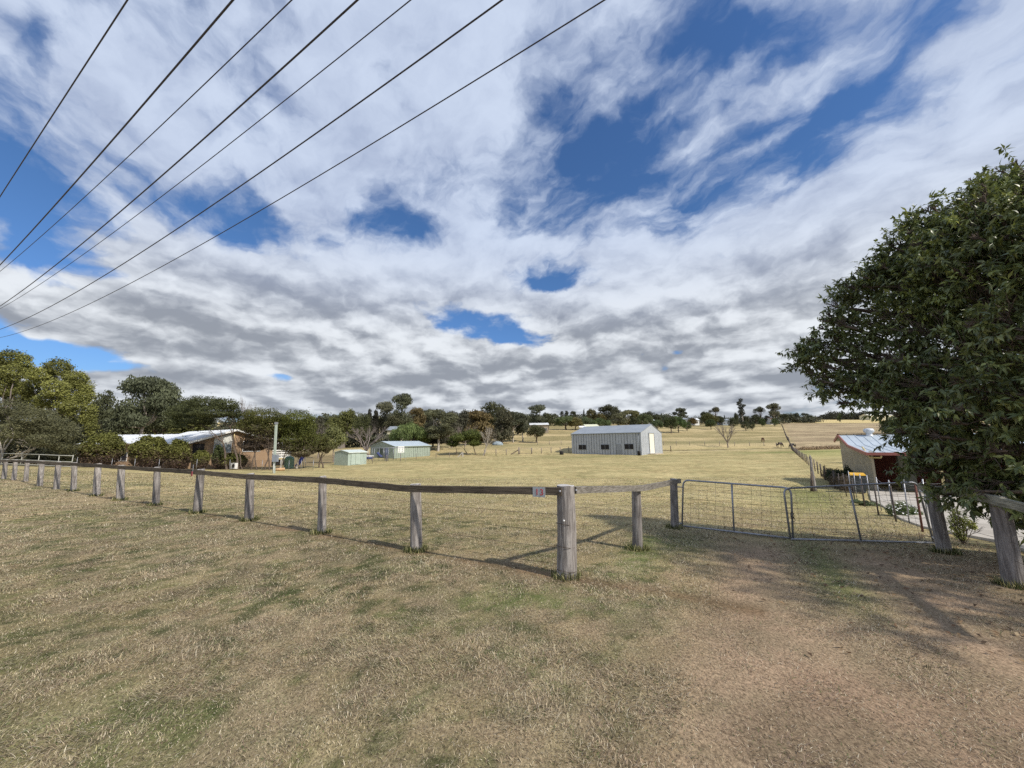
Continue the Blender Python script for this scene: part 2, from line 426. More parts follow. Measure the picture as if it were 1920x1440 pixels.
def brick_mat(name, c1, c2, mortar, scale):
    m = bpy.data.materials.new(name); m.use_nodes = True; q = NB(m.node_tree); p = m.node_tree.nodes['Principled BSDF']
    co = q.n('ShaderNodeTexCoord').outputs['Object']
    sp = q.n('ShaderNodeSeparateXYZ'); q.lk(co, sp.inputs[0]); cb = q.n('ShaderNodeCombineXYZ')
    q.lk(q.m('ADD', sp.outputs[0], sp.outputs[1]), cb.inputs[0]); q.lk(sp.outputs[2], cb.inputs[1])
    br = q.n('ShaderNodeTexBrick'); q.lk(cb.outputs[0], br.inputs[0]); br.inputs['Color1'].default_value = (*c1, 1); br.inputs['Color2'].default_value = (*c2, 1)
    br.inputs['Mortar'].default_value = (*mortar, 1); br.inputs['Scale'].default_value = scale; br.inputs['Mortar Size'].default_value = .012
    q.lk(q.mixc(q.rng(q.noise(co, 2, 4), .35, .65, 0, .35), br.outputs[0], c1), p.inputs['Base Color']); p.inputs['Roughness'].default_value = .9
    return m


m_brick = brick_mat('orange_brick', (.30, .19, .11), (.37, .255, .155), (.35, .30, .24), 4.3)
m_redbrick = brick_mat('dark_red_wall', (.16, .045, .035), (.20, .06, .045), (.10, .06, .05), 4)

# ================================================================== ground
FX0, FXS = 3.04, .682                    # the paddock side fence: x = FX0 + FXS*y


def ground_tint(x, y, turf=0):
    """albedo of the turf at a place"""
    x = np.asarray(x, float); y = np.asarray(y, float)
    t = x * TN[0] + y * TN[1] - 4.54; a = x * .867 - y * .4985; w = y - .25 * np.maximum(x, 0)
    sh = x.shape + (1,)
    def L(c1, c2, f): return np.asarray(c1) * (1 - f.reshape(sh)) + np.asarray(c2) * f.reshape(sh)
    straw = np.array([.44, .36, .205]); verge = np.array([.415, .335, .215]); green = np.array([.13, .165, .06])
    brown = np.array([.30, .235, .17]); dirt = np.array([.235, .165, .125])
    wx = x + 1.5 * (fbm(x * .4, y * .4, 70) - .5) * 2
    n1 = fbm(x * .35, y * .35, 1); n2 = fbm(x * 1.9, y * 1.9, 11, 5); n3 = fbm(x * 8, y * 8, 21, 3); nb = fbm(x * .06, y * .06, 31)
    c = L(verge, straw, sstep(t, -.6, 1.2) * .8 + .2 * sstep(n1, .4, .6))
    c = c * (.88 + .4 * n2.reshape(sh))
    near = 1 - sstep(t, 12, 30)
    # green patches: lots on the verge, fewer in the paddock
    g = sstep(n2 + .75 * (n3 - .5) + .25 * (n1 - .5), .54, .63) * (.62 - .32 * sstep(t, 0, 3))
    c = L(c, green, g * (.35 + .65 * near) * (1 - .7 * sstep(a, -1.2, .0) * (1 - sstep(t, 3, 5))))
    g2 = sstep(fbm(x * .25 + 9, y * .25, 41), .54, .68); c = L(c, np.array([.27, .26, .12]), g2 * .4)
    cv = sstep(fbm(x * 5.5 + 4, y * 5.5, 171, 4) + .5 * (n1 - .5), .55, .64) * (1 - sstep(t, 2.5, 5)) * (1 - .8 * sstep(a, -.8, .4)); c = L(c, np.array([.07, .098, .038]), cv * .7)
    # near sheet darkened: thatch, and shade between blades put into colour; left foreground greener
    dk = (1 - sstep(np.hypot(x, y), 6, 22)); c = c * (1 - .42 * dk * turf).reshape(sh) if turf else c
    gl = np.exp(-((x + 3.0) ** 2 / 2.2 + (y - 2.1) ** 2 / .5)); c = L(c, green * 1.1, gl * .55)
    g3 = np.exp(-(((x - 3.0) / .8) ** 2 + ((y - 6.9) / .9) ** 2)); c = L(c, green * .95, g3 * .75)
    g4 = np.exp(-(((a + 1.35) / .25) ** 2)) * sstep(t, .0, .5) * (1 - sstep(t, 2.8, 3.4)); c = L(c, np.array([.15, .20, .07]), g4 * .55)
    g5 = np.exp(-(((x - .1) / 1.6) ** 2 + ((y - 4.1) / .5) ** 2)) * sstep(n2, .35, .6); c = L(c, green, g5 * .6)
    # brown thatch, straw tufts
    bt = sstep(fbm(x * 3.1 + 5, y * 3.1, 51), .50, .64); c = L(c, brown, bt * .55 * (1 - sstep(t, 0, 4)))
    stf = sstep(fbm(x * 6, y * 6 + 8, 61, 3), .53, .68); c = L(c, np.array([.50, .43, .28]), stf * (.22 if turf else .5))
    # wheel tracks up to the gate
    wob = .25 * (fbm(x * .8, y * .8, 81) - .5)
    tr = np.maximum(np.exp(-(((a - .05 + wob) / .42) ** 2)), np.exp(-(((a - 1.55 + wob) / .50) ** 2)))
    on = (1 - sstep(t, 4.2, 9.5)) * sstep(t, -3.6, -.5)
    c = L(c, dirt, tr * on * .85)
    apron = sstep(a + .5 * (n2 - .5), -1.2, .3) * (1 - sstep(t, 3.2, 5.0)); c = L(c, np.array([.34, .255, .19]), apron * .76)
    mid = np.exp(-(((a - .85) / .28) ** 2)) * on * sstep(t, -.4, 1.2); c = L(c, green, mid * .72)
    bare = sstep(fbm(x * .9 + 3, y * .9, 91), .52, .66) * sstep(a, -1.2, -.2) * (1 - sstep(t, -1, 1)); c = L(c, dirt * 1.0, bare * .55)
    # bare line under the road fence and round the posts
    fl = np.exp(-((t + .02) / .16) ** 2) * (a < .1) * sstep(fbm(x * 1.3, y * 1.3, 95), .35, .6)
    c = L(c, np.array([.17, .115, .075]), fl * .8)
    # paddock far side, hill
    c = L(c, np.array([.45, .385, .21]) * .95, sstep(t, 5, 14) * (1 - sstep(w, 60, 75)) * .6)
    pdk = sstep(t, 2, 6) * (1 - sstep(w, 84, 92)); pm = fbm(x * .5, y * .8, 201, 5); c = L(c, np.array([.31, .275, .145]), sstep(pm, .50, .64) * .62 * pdk)
    pm2 = fbm(x * 2.1, y * 2.6, 207, 4); c = L(c, np.array([.30, .235, .13]), sstep(pm2, .52, .64) * .6 * pdk); c = L(c, np.array([.54, .465, .27]), sstep(fbm(x * .22, y * .6, 211, 4), .52, .66) * .5 * pdk)
    gs = np.exp(-((w - 70) / 7) ** 2) * sstep(nb + .3 * (n1 - .5), .35, .6); c = L(c, np.array([.20, .20, .09]), gs * .5)
    hill = sstep(w, 86, 96); hc = L(np.array([.29, .245, .135]), np.array([.49, .40, .245]), sstep(.6 * fbm(x * .012, w * .10, 101) + .4 * fbm(x * .05, w * .2, 103), .42, .60))
    hc = hc * (.85 + .3 * n1.reshape(sh)); c = L(c, hc, hill)
    c = L(c, np.array([.24, .225, .12]), np.exp(-((w - 104) / 7) ** 2) * .55)
    gold = sstep(w, 262, 275) * (1 - sstep(w, 640, 700)); c = L(c, np.array([.58, .47, .26]) * (.92 + .16 * n1.reshape(sh)), gold)
    edge = np.exp(-((w - 258) / 5) ** 2); c = L(c, np.array([.16, .12, .08]), edge * .7)
    rf = sstep(x - (FX0 + FXS * y), 0, 2) * sstep(w, 80, 86) * (1 - sstep(w, 255, 262))
    rc = L(np.array([.30, .235, .165]), np.array([.42, .34, .235]), sstep(fbm(x * .05, w * .25, 111), .42, .6)); c = L(c, rc * (.8 + .4 * n1.reshape(sh)), rf)
    lawn = sstep(x - (FX0 + FXS * y), 0, 2) * sstep(w, 40, 60) * (1 - sstep(w, 76, 80)); c = L(c, np.array([.36, .35, .16]), lawn * .7)
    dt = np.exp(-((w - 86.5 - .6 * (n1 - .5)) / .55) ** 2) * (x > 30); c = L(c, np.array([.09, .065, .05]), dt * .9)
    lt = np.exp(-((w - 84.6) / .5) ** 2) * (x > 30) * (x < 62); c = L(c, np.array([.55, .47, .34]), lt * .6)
    gr2 = np.exp(-((w - 70) / 4) ** 2) * np.exp(-((x - 62) / 14) ** 2); c = L(c, np.array([.17, .20, .07]), gr2 * .7)
    gr3 = np.exp(-((x - 13.5 - (y - 18) * .7) / 1.6) ** 2) * np.exp(-((y - 20) / 7) ** 2); c = L(c, np.array([.20, .22, .08]), gr3 * .75)
    yard = sstep(-x, 26, 30) * sstep(y, 44.5, 46) * (1 - sstep(w, 85, 95)); c = L(c, np.array([.20, .15, .10]), yard * .7)
    return np.clip(c, .02, .7)


def build_ground():
    def run(st_, gr, far):
        v = [0.0]
        while v[-1] < far: v.append(v[-1] + max(st_, gr * v[-1]))
        return np.array(v)
    hx = run(.065, .016, 3000); gx = np.concatenate([-hx[:0:-1], hx])
    gy = np.concatenate([-np.arange(1, 28)[::-1] * .5, run(.06, .014, 3200)])
    k = len(gx); ky = len(gy)
    X, Y = np.meshgrid(gx, gy, indexing='xy'); Z = H(X, Y)
    co = np.stack([X, Y, Z], -1).reshape(-1, 3)
    me = bpy.data.meshes.new('ground'); me.vertices.add(len(co)); me.vertices.foreach_set('co', co.reshape(-1).astype(np.float32))
    A, B = np.meshgrid(np.arange(k - 1), np.arange(ky - 1)); b0 = (B * k + A).reshape(-1)
    q4 = np.stack([b0, b0 + 1, b0 + k + 1, b0 + k], -1).reshape(-1)
    me.loops.add(len(q4)); me.loops.foreach_set('vertex_index', q4.astype(np.int32)); npoly = len(q4) // 4
    me.polygons.add(npoly); me.polygons.foreach_set('loop_start', (np.arange(npoly) * 4).astype(np.int32))
    me.polygons.foreach_set('use_smooth', np.ones(npoly, bool)); me.update(calc_edges=True)
    at = me.color_attributes.new('tint', 'FLOAT_COLOR', 'POINT'); cc = np.ones((len(co), 4), np.float32)
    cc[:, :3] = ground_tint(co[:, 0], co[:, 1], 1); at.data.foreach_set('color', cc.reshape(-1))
    m = bpy.data.materials.new('turf'); m.use_nodes = True; q = NB(m.node_tree); p = m.node_tree.nodes['Principled BSDF']
    co_ = q.n('ShaderNodeTexCoord').outputs['Object']; a = q.n('ShaderNodeAttribute', attribute_name='tint').outputs['Color']
    sx = q.n('ShaderNodeMapping'); q.lk(co_, sx.inputs[0]); sx.inputs['Rotation'].default_value = (0, 0, R(20)); sx.inputs['Scale'].default_value = (1, .55, 1)
    f1 = q.noise(sx.outputs[0], 58, 7, .75, .2); f2 = q.noise(co_, 1.6, 6, .62, .3); f3 = q.noise(co_, .18, 5, .6)
    c = q.mixc(1.0, a, q.mixc(q.rng(f1, .3, .7), (.42, .40, .38), (1.5, 1.47, 1.40)), 'MULTIPLY')
    c = q.mixc(1.0, c, q.mixc(q.rng(f2, .33, .68), (.80, .84, .78), (1.16, 1.13, 1.08)), 'MULTIPLY')
    c = q.mixc(1.0, c, q.mixc(q.rng(f3, .35, .65), (.93, .95, .93), (1.06, 1.05, 1.04)), 'MULTIPLY')
    q.lk(c, p.inputs['Base Color']); p.inputs['Roughness'].default_value = 1; p.inputs['Specular IOR Level'].default_value = .05
    bn = q.n('ShaderNodeBump'); bn.inputs['Strength'].default_value = .5; bn.inputs['Distance'].default_value = .012; q.lk(f1, bn.inputs['Height']); q.lk(bn.outputs[0], p.inputs['Normal'])
    me.materials.append(m)
    o = bpy.data.objects.new('ground', me); COL.objects.link(o); tag(o, kind='structure')


build_ground()


PXB = [(1063, 1082), (780, 1033), (602, 1000), (467, 976), (370, 962), (292, 947), (225, 938), (181, 930), (137, 921), (1195, 1030), (1265, 991), (1773, 1037), (1905, 1100)]


def grass():
    Vs = []; Cs = []
    bands = [(1.7, 4.2, 15000, .030, .0034), (4.2, 8.0, 5600, .036, .0054), (8.0, 15., 1100, .05, .010), (15., 32., 190, .06, .022)]
    for d0, d1, den, ln, wd in bands:
        xm = d1 * 1.42 + .6; n = int((2 * xm) * (d1 - d0) * den)
        x = rng.uniform(-xm, xm, n); y = rng.uniform(d0, d1, n)
        keep = np.abs(x) < y * 1.38 + .7; x, y = x[keep], y[keep]
        a_ = x * .867 - y * .4985; t = x * TN[0] + y * TN[1] - 4.54
        wob = .25 * (fbm(x * .8, y * .8, 81) - .5)
        tr = np.maximum(np.exp(-(((a_ - .05 + wob) / .40) ** 2)), np.exp(-(((a_ - 1.55 + wob) / .48) ** 2))) * (1 - sstep(t, 4, 8)) * sstep(t, -3.6, -.5)
        cl = fbm(x * 2.2, y * 2.2, 141, 3)
        fl = np.exp(-((t + .02) / .14) ** 2) * (a_ < .1) * .7
        right_drive = (x > FX0 + FXS * y + .3) & (y > 5)
        pk = rng.random(len(x)) < np.clip((.72 + .5 * sstep(cl, .35, .6)) * (1 - .85 * tr) * (1 - fl) * (1 - .5 * sstep(a_, -1.0, .4) * (1 - sstep(t, 3.2, 5))), .04, 1)
        pk &= ~right_drive
        x, y, cl, t = x[pk], y[pk], cl[pk], t[pk]; n = len(x)
        z = H(x, y)
        col = ground_tint(x, y)
        rr = rng.random(n)
        isg = col[:, 1] > col[:, 0] * .98
        br = rng.normal(1, .38, n).clip(.3, 2.1)
        col = col * br[:, None] * 1.12
        def mixin(sel, c_, lo, hi): col[sel] = np.array(c_) * rng.uniform(lo, hi, (int(sel.sum()), 1))
        mixin(rr < .26, (.58, .485, .33), .75, 1.15); mixin((rr > .24) & (rr < .29), (.74, .66, .50), .8, 1.1)
        mixin((rr > .62) & (rr < .78), (.25, .185, .13), .7, 1.3); mixin((rr > .78) & (rr < .88), (.11, .09, .055), .6, 1.3); mixin((rr > .95) & ~isg, (.15, .19, .075), .7, 1.3)
        az = rng.uniform(0, 2 * math.pi, n) * .85 + 1.0 * fbm(x * 1.6, y * 1.6, 151, 2) * 2 * math.pi
        el = R(1) * (4 + 34 * rng.random(n) ** 1.6); L = ln * rng.lognormal(-.15, .34, n) * (.65 + .7 * sstep(cl, .35, .7)); L = np.minimum(L, ln * 2.4)
        L *= np.where(isg, .7, 1)
        w = wd * rng.uniform(.6, 1.35, n)
        dx, dy = np.cos(az), np.sin(az); px, py = -dy, dx
        hx = np.cos(el) * L; hz = np.sin(el) * L
        b0 = np.stack([x - px * w / 2, y - py * w / 2, z - .004], -1); b1 = np.stack([x + px * w / 2, y + py * w / 2, z - .004], -1)
        m0 = np.stack([x + dx * hx * .5 - px * w * .4, y + dy * hx * .5 - py * w * .4, z + hz * .62], -1)
        m1 = np.stack([x + dx * hx * .5 + px * w * .4, y + dy * hx * .5 + py * w * .4, z + hz * .62], -1)
        tp = np.stack([x + dx * hx * 1.05, y + dy * hx * 1.05, z + hz * .9], -1)
        Vs.append(np.stack([b0, b1, m1, m0, tp], 1)); Cs.append(col)
    for u, v in [(p_[0], p_[1]) for p_ in PXB]:
        f0 = hit(u, v); n = int(min(420, 2600 / max(1, f0.y))); aa = rng.uniform(0, 6.28, n); rd = .10 + .09 * rng.random(n) ** 2; x = f0.x + np.cos(aa) * rd; y = f0.y + np.sin(aa) * rd; z = H(x, y)
        az = rng.uniform(0, 6.28, n); L = rng.uniform(.04, .13, n); el = rng.uniform(.7, 1.4, n); w = .0035 + .0006 * f0.y; dx, dy = np.cos(az), np.sin(az); hx, hz = np.cos(el) * L, np.sin(el) * L
        q5 = [np.stack([x - dy * s1 * w / 2 + dx * hx * f, y + dx * s1 * w / 2 + dy * hx * f, z + hz * g_], -1) for s1, f, g_ in ((1, 0, 0), (-1, 0, 0), (-.8, .5, .62), (.8, .5, .62), (0, 1.05, .95))]
        Vs.append(np.stack(q5, 1)); Cs.append(np.array([.36, .31, .17]) * rng.uniform(.5, 1.4, (n, 1)) * np.where(rng.random(n) < .4, 1, 0)[:, None] + np.array([.15, .19, .06]) * rng.uniform(.4, 1.1, (n, 1)) * .6)
    V = np.concatenate(Vs); C = np.clip(np.concatenate(Cs), .01, .8)
    print('blades', len(V))
    o = cloud_mesh('grass', V, [(0, 1, 2, 3), (3, 2, 4)], C, m_grass); tag(o, kind='stuff')
    tag(o, 'short dry straw and green grass blades covering the verge and paddock', 'grass')


grass()


# ================================================================== road fence, posts and rails
def post_mesh(base, top, r, seed, rt=None):
    rs = np.random.RandomState(seed); base, top = Vector(base), Vector(top); base = base - (top - base).normalized() * .12
    n, k = 16, 12; ax = top - base; d = ax.normalized(); a = d.cross(Vector((0, 1, 0))).normalized(); c = d.cross(a)
    ph = rs.uniform(0, 6.28, 4); am = rs.uniform(.02, .07, 4); vs = []
    lob = rs.uniform(.93, 1.05, n)
    for i in range(k):
        f = i / (k - 1); rr = (r * 1.06) * (1 - f) + (rt or r * .93) * f
        p = base + ax * f + a * math.sin(f * 3 + ph[0]) * .006 + c * math.sin(f * 4 + ph[1]) * .006
        for j in range(n):
            t = 6.2832 * j / n
            q = rr * lob[j] * (1 + am[0] * math.sin(2 * t + ph[0]) + am[1] * .6 * math.sin(3 * t + ph[2] + f * 2) + .02 * math.sin(7 * f + ph[3] + t) + rs.uniform(-.012, .012))
            vs.append(p + (a * math.cos(t) + c * math.sin(t)) * q + (d * rs.uniform(-.008, .008) if i == k - 1 else d * 0))
    fs = [(i * n + j, i * n + (j + 1) % n, (i + 1) * n + (j + 1) % n, (i + 1) * n + j) for i in range(k - 1) for j in range(n)]
    m = MB(); m.add(vs, fs, True)
    cap = [vs[(k - 1) * n + j] for j in range(n)]; cen = sum((Vector(q) for q in cap), Vector()) / n + d * .008
    m2 = MB(); m2.add([Vector(q) + d * .001 for q in cap] + [cen], [(j, (j + 1) % n, n) for j in range(n)], False)
    return m, m2


def rough_beam(pts, w, h, seed):
    """sawn rail following pts, with slightly uneven edges and sag"""
    rs = np.random.RandomState(seed); vs = []; pts = [Vector(p) for p in pts]; fine = []
    for i in range(len(pts) - 1):
        for s in range(8): fine.append(pts[i].lerp(pts[i + 1], s / 8))
    fine.append(pts[-1]); k = len(fine)
    for i, p in enumerate(fine):
        d = (fine[min(i + 1, k - 1)] - fine[max(i - 1, 0)]).normalized(); sd = d.cross(Vector((0, 0, 1))).normalized()
        for a, c in ((-1, -1), (1, -1), (1, 1), (-1, 1)):
            vs.append(p + sd * (a * w / 2 + rs.uniform(-.002, .002)) + Vector((0, 0, c * h / 2 + rs.uniform(-.005, .005))))
    fs = [(0, 1, 2, 3), tuple(4 * (k - 1) + j for j in (3, 2, 1, 0))]
    for i in range(k - 1):
        for j in range(4): fs.append((i * 4 + j, (i + 1) * 4 + j, (i + 1) * 4 + (j + 1) % 4, i * 4 + (j + 1) % 4))
    return MB().add(vs, fs)


PX = [(1063, 1082, 910, 1060), (780, 1033, 908, 778), (602, 1000, 893, 605), (467, 976, 888, 470), (370, 962, 880, 376), (292, 947, 876, 295), (225, 938, 872, 227),
      (181, 930, 869, 184), (137, 921, 867, 139), (106, 917, 866, 108), (75, 911, 864, 77), (48, 903, 863, 52), (26, 900, 862, 29), (7, 898, 862, 11)]
fence = empty('post_and_rail_fence', hit(1063, 1082), 0, 'long round-post fence with a dark top rail running left from the corner post', 'fence')
fl0 = fence.location.copy()
posts = []
for i, (u, v, vt, ut) in enumerate(PX):
    bpt = hit(u, v); hgt = 1.06 if i == 0 else 1.0
    tp = P(ut, vt, bpt.y); tp.z = max(bpt.z + .93, min(bpt.z + 1.06, tp.z))
    lean = tp - bpt; lean.x = max(-.09, min(.09, lean.x)); tp = bpt + lean
    posts.append((bpt, tp))
    m, m2 = post_mesh(bpt - fl0, tp - fl0, .115 if i == 0 else .082 + .006 * math.sin(i * 2.1), i + 1)
    po = m.build('post', m_post, fence); m2.build('post_top', m_cut, po)
nrm = Vector((-TN[0], -TN[1], 0)); back = Vector((TN[0], TN[1], 0))
tops = [t.copy() for _, t in posts]
# rails along the camera side of the posts, jointed on every second post
rp = [tops[i] + nrm * (.115 if i else .10) + Vector((0, 0, -.055)) for i in range(len(tops))]
rp[0] = rp[0] + Vector((-TR[0], -TR[1], 0)) * .0 
ext = rp[-1] + (rp[-1] - rp[-3]) * 1.0
for i in range(0, 13, 2):
    seg = [p - fl0 for p in rp[i:i + 3]]
    if i >= 12: seg = [rp[12] - fl0, rp[13] - fl0, ext - fl0]
    off = Vector(TR + (0,)) * .004; seg[0] = seg[0] + off; seg[-1] = seg[-1] - off
    rough_beam(seg, .045, .092 if i < 2 else .10, 30 + i).build('rail', m_rail, fence)
# return run from the corner to the gate post
rb = [(hit(1195, 1030), 912, 1193), (hit(1265, 991), 898, 1264)]
rposts = []
for i, (bp, vt, ut) in enumerate(rb):
    tp = P(ut, vt, bp.y); rposts.append((bp, tp))
    m, m2 = post_mesh(bp - fl0, tp - fl0, .072 if i == 0 else .078, 50 + i)
    po = m.build('post', m_post, fence); m2.build('post_top', m_cut, po)
side = Vector((.867, -.4985, 0))
ra = tops[0] + side * .10 + back * .06 + Vector((0, 0, -.055)); rb1 = rposts[0][1] + side * .10 + Vector((0, 0, -.02)); rb2 = rposts[1][1] + side * .10 + back * .07 + Vector((0, 0, -.04))
rough_beam([ra - fl0, rb1 - fl0], .045, .085, 61).build('rail', m_rail2, fence)
rough_beam([rb1 - fl0 + back * .004, rb2 - fl0], .045, .085, 62).build('rail', m_rail2, fence)
for p in (rp[0] + nrm * .023 + Vector((-.02, 0, 0)), ra + side * .023 - back * .02):
    bolt = MB(); bolt.lathe((p.x - fl0.x, p.y - fl0.y, p.z - fl0.z - .01), [(.012, 0), (.014, .01), (.012, .022)], 8); bolt.build('bolt', m_galv, fence)
rw = random.Random(3)
for hgt in (.72, .52, .33, .14):
    m = MB(); pts = []
    for i in range(len(posts) - 1):
        a_, b_ = posts[i], posts[i + 1]
        for s in range(6):
            f = s / 6; z = hgt - .02 * math.sin(math.pi * f) + .004 * rw.uniform(-1, 1)
            q = a_[0].lerp(b_[0], f) + Vector((0, 0, z)) + nrm * .02; pts.append(q - fl0)
    m.tube(pts, .0022, 4); m.build('wire', m_wire, fence)
    m = MB(); pts = []
    seq = [posts[0][0], rposts[0][0], rposts[1][0]]
    for i in range(2):
        for s in range(7):
            f = s / 6; pts.append(seq[i].lerp(seq[i + 1], f) + Vector((0, 0, hgt + .05 - .02 * math.sin(math.pi * f))) - fl0)
    m.tube(pts, .0018, 4); m.build('wire', m_wire, fence)
# wire ties wrapped round the corner post
for z in (.62, .36, .09):
    m = MB(); c0 = posts[0][0] + Vector((0, 0, z)) - fl0
    m.tube([(c0.x + .119 * math.cos(t), c0.y + .119 * math.sin(t), c0.z + .01 * math.sin(t * 2)) for t in np.linspace(0, 6.2832, 20)], .003, 4); m.build('wire_tie', m_wire, fence)
m = MB(); c0 = posts[0][0] + Vector((0, 0, .66)) - fl0; m.lathe((c0.x - .03, c0.y - .122, c0.z), [(.010, 0), (.012, .012), (.006, .02)], 8); m.build('insulator', m_white, fence)

# number plate
pc = P(1031, 916.5, rp[0].y); along = Vector(TR + (0,))
sp_ = rp[0] + along * .30 + nrm * .03; sp_.z = rp[0].lerp(rp[1], .12).z - .012
ang = math.atan2(-TR[1], -TR[0])
plate = empty('number_plate', sp_, ang, 'small grey metal plate with red number 13 on the rail beside the corner post', 'sign')
MB().box((-.085, -.003, -.06), (.085, .003, .06)).build('plate', pmat('grey_plate', (.44, .47, .50), .5, .3, .08, 30), plate)
m_red = pmat('red_numerals', (.50, .03, .04), .6)
for ch, xo in (('1', -.052), ('3', .012)):
    fc = bpy.data.curves.new('numeral', 'FONT'); fc.body = ch; fc.size = .105; fc.extrude = .0012; fc.offset = .0004
    fo = bpy.data.objects.new('tmp', fc); COL.objects.link(fo)
    bpy.context.view_layer.update()
    me = bpy.data.meshes.new_from_object(fo.evaluated_get(bpy.context.evaluated_depsgraph_get())); me.name = 'numeral'
    bpy.data.objects.remove(fo); me.materials.clear(); me.materials.append(m_red)
    no = bpy.data.objects.new('numeral', me); COL.objects.link(no); no.parent = plate; no.location = (xo, -.0048, -.036); no.rotation_euler = (R(90), 0, 0)
# small red tag on the fifth post and its steel picket
tg = posts[4][1] + nrm * .15 + Vector((-.02, 0, -.10))
mk = empty('reflector_tag', tg, ang, 'small red tag fixed under the rail on the fifth post from the corner', 'marker')
MB().box((-.03, -.006, -.05), (.03, .006, .06)).build('tag_plate', pmat('faded_red', (.32, .06, .07), .6), mk)
MB().box((-.008, .008, -.03), (.008, .018, .22)).build('spike', m_galv, mk)

# ------------------------------------------------------------------ right-hand fence beside the gate
gb, gt_ = hit(1773, 1037), None; gt_ = P(1746, 915, gb.y); 
sb = hit(1905, 1100); st_ = P(1871, 931, sb.y)
fence2 = empty('post_and_rail_fence', gb, 0, 'short fence right of the gate with a pale top rail under the big dark tree', 'fence')
f20 = gb.copy()
for i, (bp, tp, r_) in enumerate(((gb, gt_, .088), (sb, st_, .092))):
    m, m2 = post_mesh(bp - f20, tp - f20, r_, 70 + i); po = m.build('post', m_post, fence2); m2.build('post_top', m_cut, po)
dd = (st_ - gt_); dd.z = 0; dd.normalize(); sd2 = Vector((dd.y, -dd.x, 0))
if sd2.x > 0: sd2 = -sd2
q0 = gt_ + sd2 * .10 - dd * .12 + Vector((0, 0, .01)); q1 = st_ + sd2 * .105 + Vector((0, 0, -.02)); q2 = q1 + dd * 2.2
rough_beam([q0 - f20, q1 - f20, q2 - f20], .045, .095, 75).build('rail', wood_mat('pale_rail', (.17, .165, .13), (.36, .35, .29), (2.2, 45, 60), R(-56)), fence2)
for hgt in (.70, .50, .30):
    m = MB(); pts = [gb + Vector((0, 0, hgt)) - f20 + (sb - gb) * f + Vector((0, 0, -.02 * math.sin(math.pi * f))) for f in np.linspace(0, 1, 9)]
    pts.append(pts[-1] + dd * 2); m.tube(pts, .0022, 4); m.build('wire', m_wire, fence2)


# ------------------------------------------------------------------ farm gates
def gate(name, TL, TR_, BR, BL, stay, nv, nh, label, corner=.12):
    """tube frame through four corners, rounded at the top, weldmesh filling, one stay"""
    o = empty(name, BL, 0, label, 'gate', 'pair of galvanised mesh farm gates'); o0 = Vector(BL)
    TL, TR_, BR, BL = [Vector(p) - o0 for p in (TL, TR_, BR, BL)]
    def arc(A, C, B, r):
        a = C + (A - C).normalized() * r; b_ = C + (B - C).normalized() * r
        return [a * (1 - s) ** 2 + C * 2 * s * (1 - s) + b_ * s * s for s in np.linspace(0, 1, 7)]
    path = [BL] + arc(BL, TL, TR_, corner) + arc(TL, TR_, BR, corner) + [BR, BL]
    f = MB(); f.tube(path[:-1], .017, 10); f.tube([BR, BL], .017, 10); f.build('frame', m_galv, o)
    s0, s1 = stay; MB().tube([TL.lerp(TR_, s0), BL.lerp(BR, s1)], .016, 8).build('stay', m_galv, o)
    n = (TR_ - TL).cross(BL - TL).normalized() * .008
    m = MB()
    for i in range(1, nv):
        k = i / nv; m.tube([TL.lerp(TR_, k) + n, BL.lerp(BR, k) + n], .0021, 4)
    for j in range(1, nh):
        k = j / nh; m.tube([TL.lerp(BL, k) + n * 1.5, TL.lerp(BL, k).lerp(TR_.lerp(BR, k), .5) + n * 1.5 + Vector((0, 0, -.004)), TR_.lerp(BR, k) + n * 1.5], .0021, 4)
    m.build('mesh', m_mesh, o)
    return o


g1bl = hit(1279, 986, .03); g1br = hit(1487, 1010, .03); g1bl.y
g1tl = P(1281, 900, g1bl.y); g1tr = P(1483, 915, g1br.y)
ga = gate('farm_gate', g1tl, g1tr, g1br, g1bl, (.49, .51), 12, 10, 'left leaf of the double gate, hung level on the grey gate post')
h = MB(); pt = rposts[1][1]; q = g1tl - g1bl
for f_ in (.84, .06): MB().tube([rposts[1][0].lerp(rposts[1][1], f_) - g1bl, q * f_], .012, 6).build('hinge', m_galv, ga)
g2bl = hit(1486, 1012, .02) + Vector((0, .05, 0)); g2br = hit(1751, 1018, .03)
g2tl = P(1469, 916, g2bl.y); g2tr = P(1719, 904, g2br.y)
gb_ = gate('farm_gate', g2tl, g2tr, g2br, g2bl, (.49, .49), 12, 10, 'right leaf of the double gate, sagging and skewed beside the dark tree')
h = MB(); q = g2tr - g2bl; qb = g2br - g2bl
for f_ in (.86, .10): MB().tube([gb.lerp(gt_, f_) - g2bl, qb.lerp(q, f_)], .012, 6).build('hinge', m_galv, gb_)
h = MB(); c = P(1484, 966, g2bl.y - .02) - g2bl
h.tube([c + Vector((.03 * math.cos(t), -.02, .06 * math.sin(t))) for t in np.linspace(0, 6.28, 12)], .005, 5)
h.tube([c + Vector((.02 * math.cos(t) + .02, -.02, -.07 + .04 * math.sin(t))) for t in np.linspace(0, 6.28, 10)], .005, 5)
h.build('chain', m_wire, gb_)
h = MB(); ca = P(1477, 918, g2bl.y) - g2bl; cb_ = P(1505, 916, g2bl.y) - g2bl
h.tube([ca.lerp(cb_, s) + Vector((0, 0, .055 * math.sin(math.pi * s))) for s in np.linspace(0, 1, 9)], .004, 5); h.build('wire_loop', m_wire, gb_)

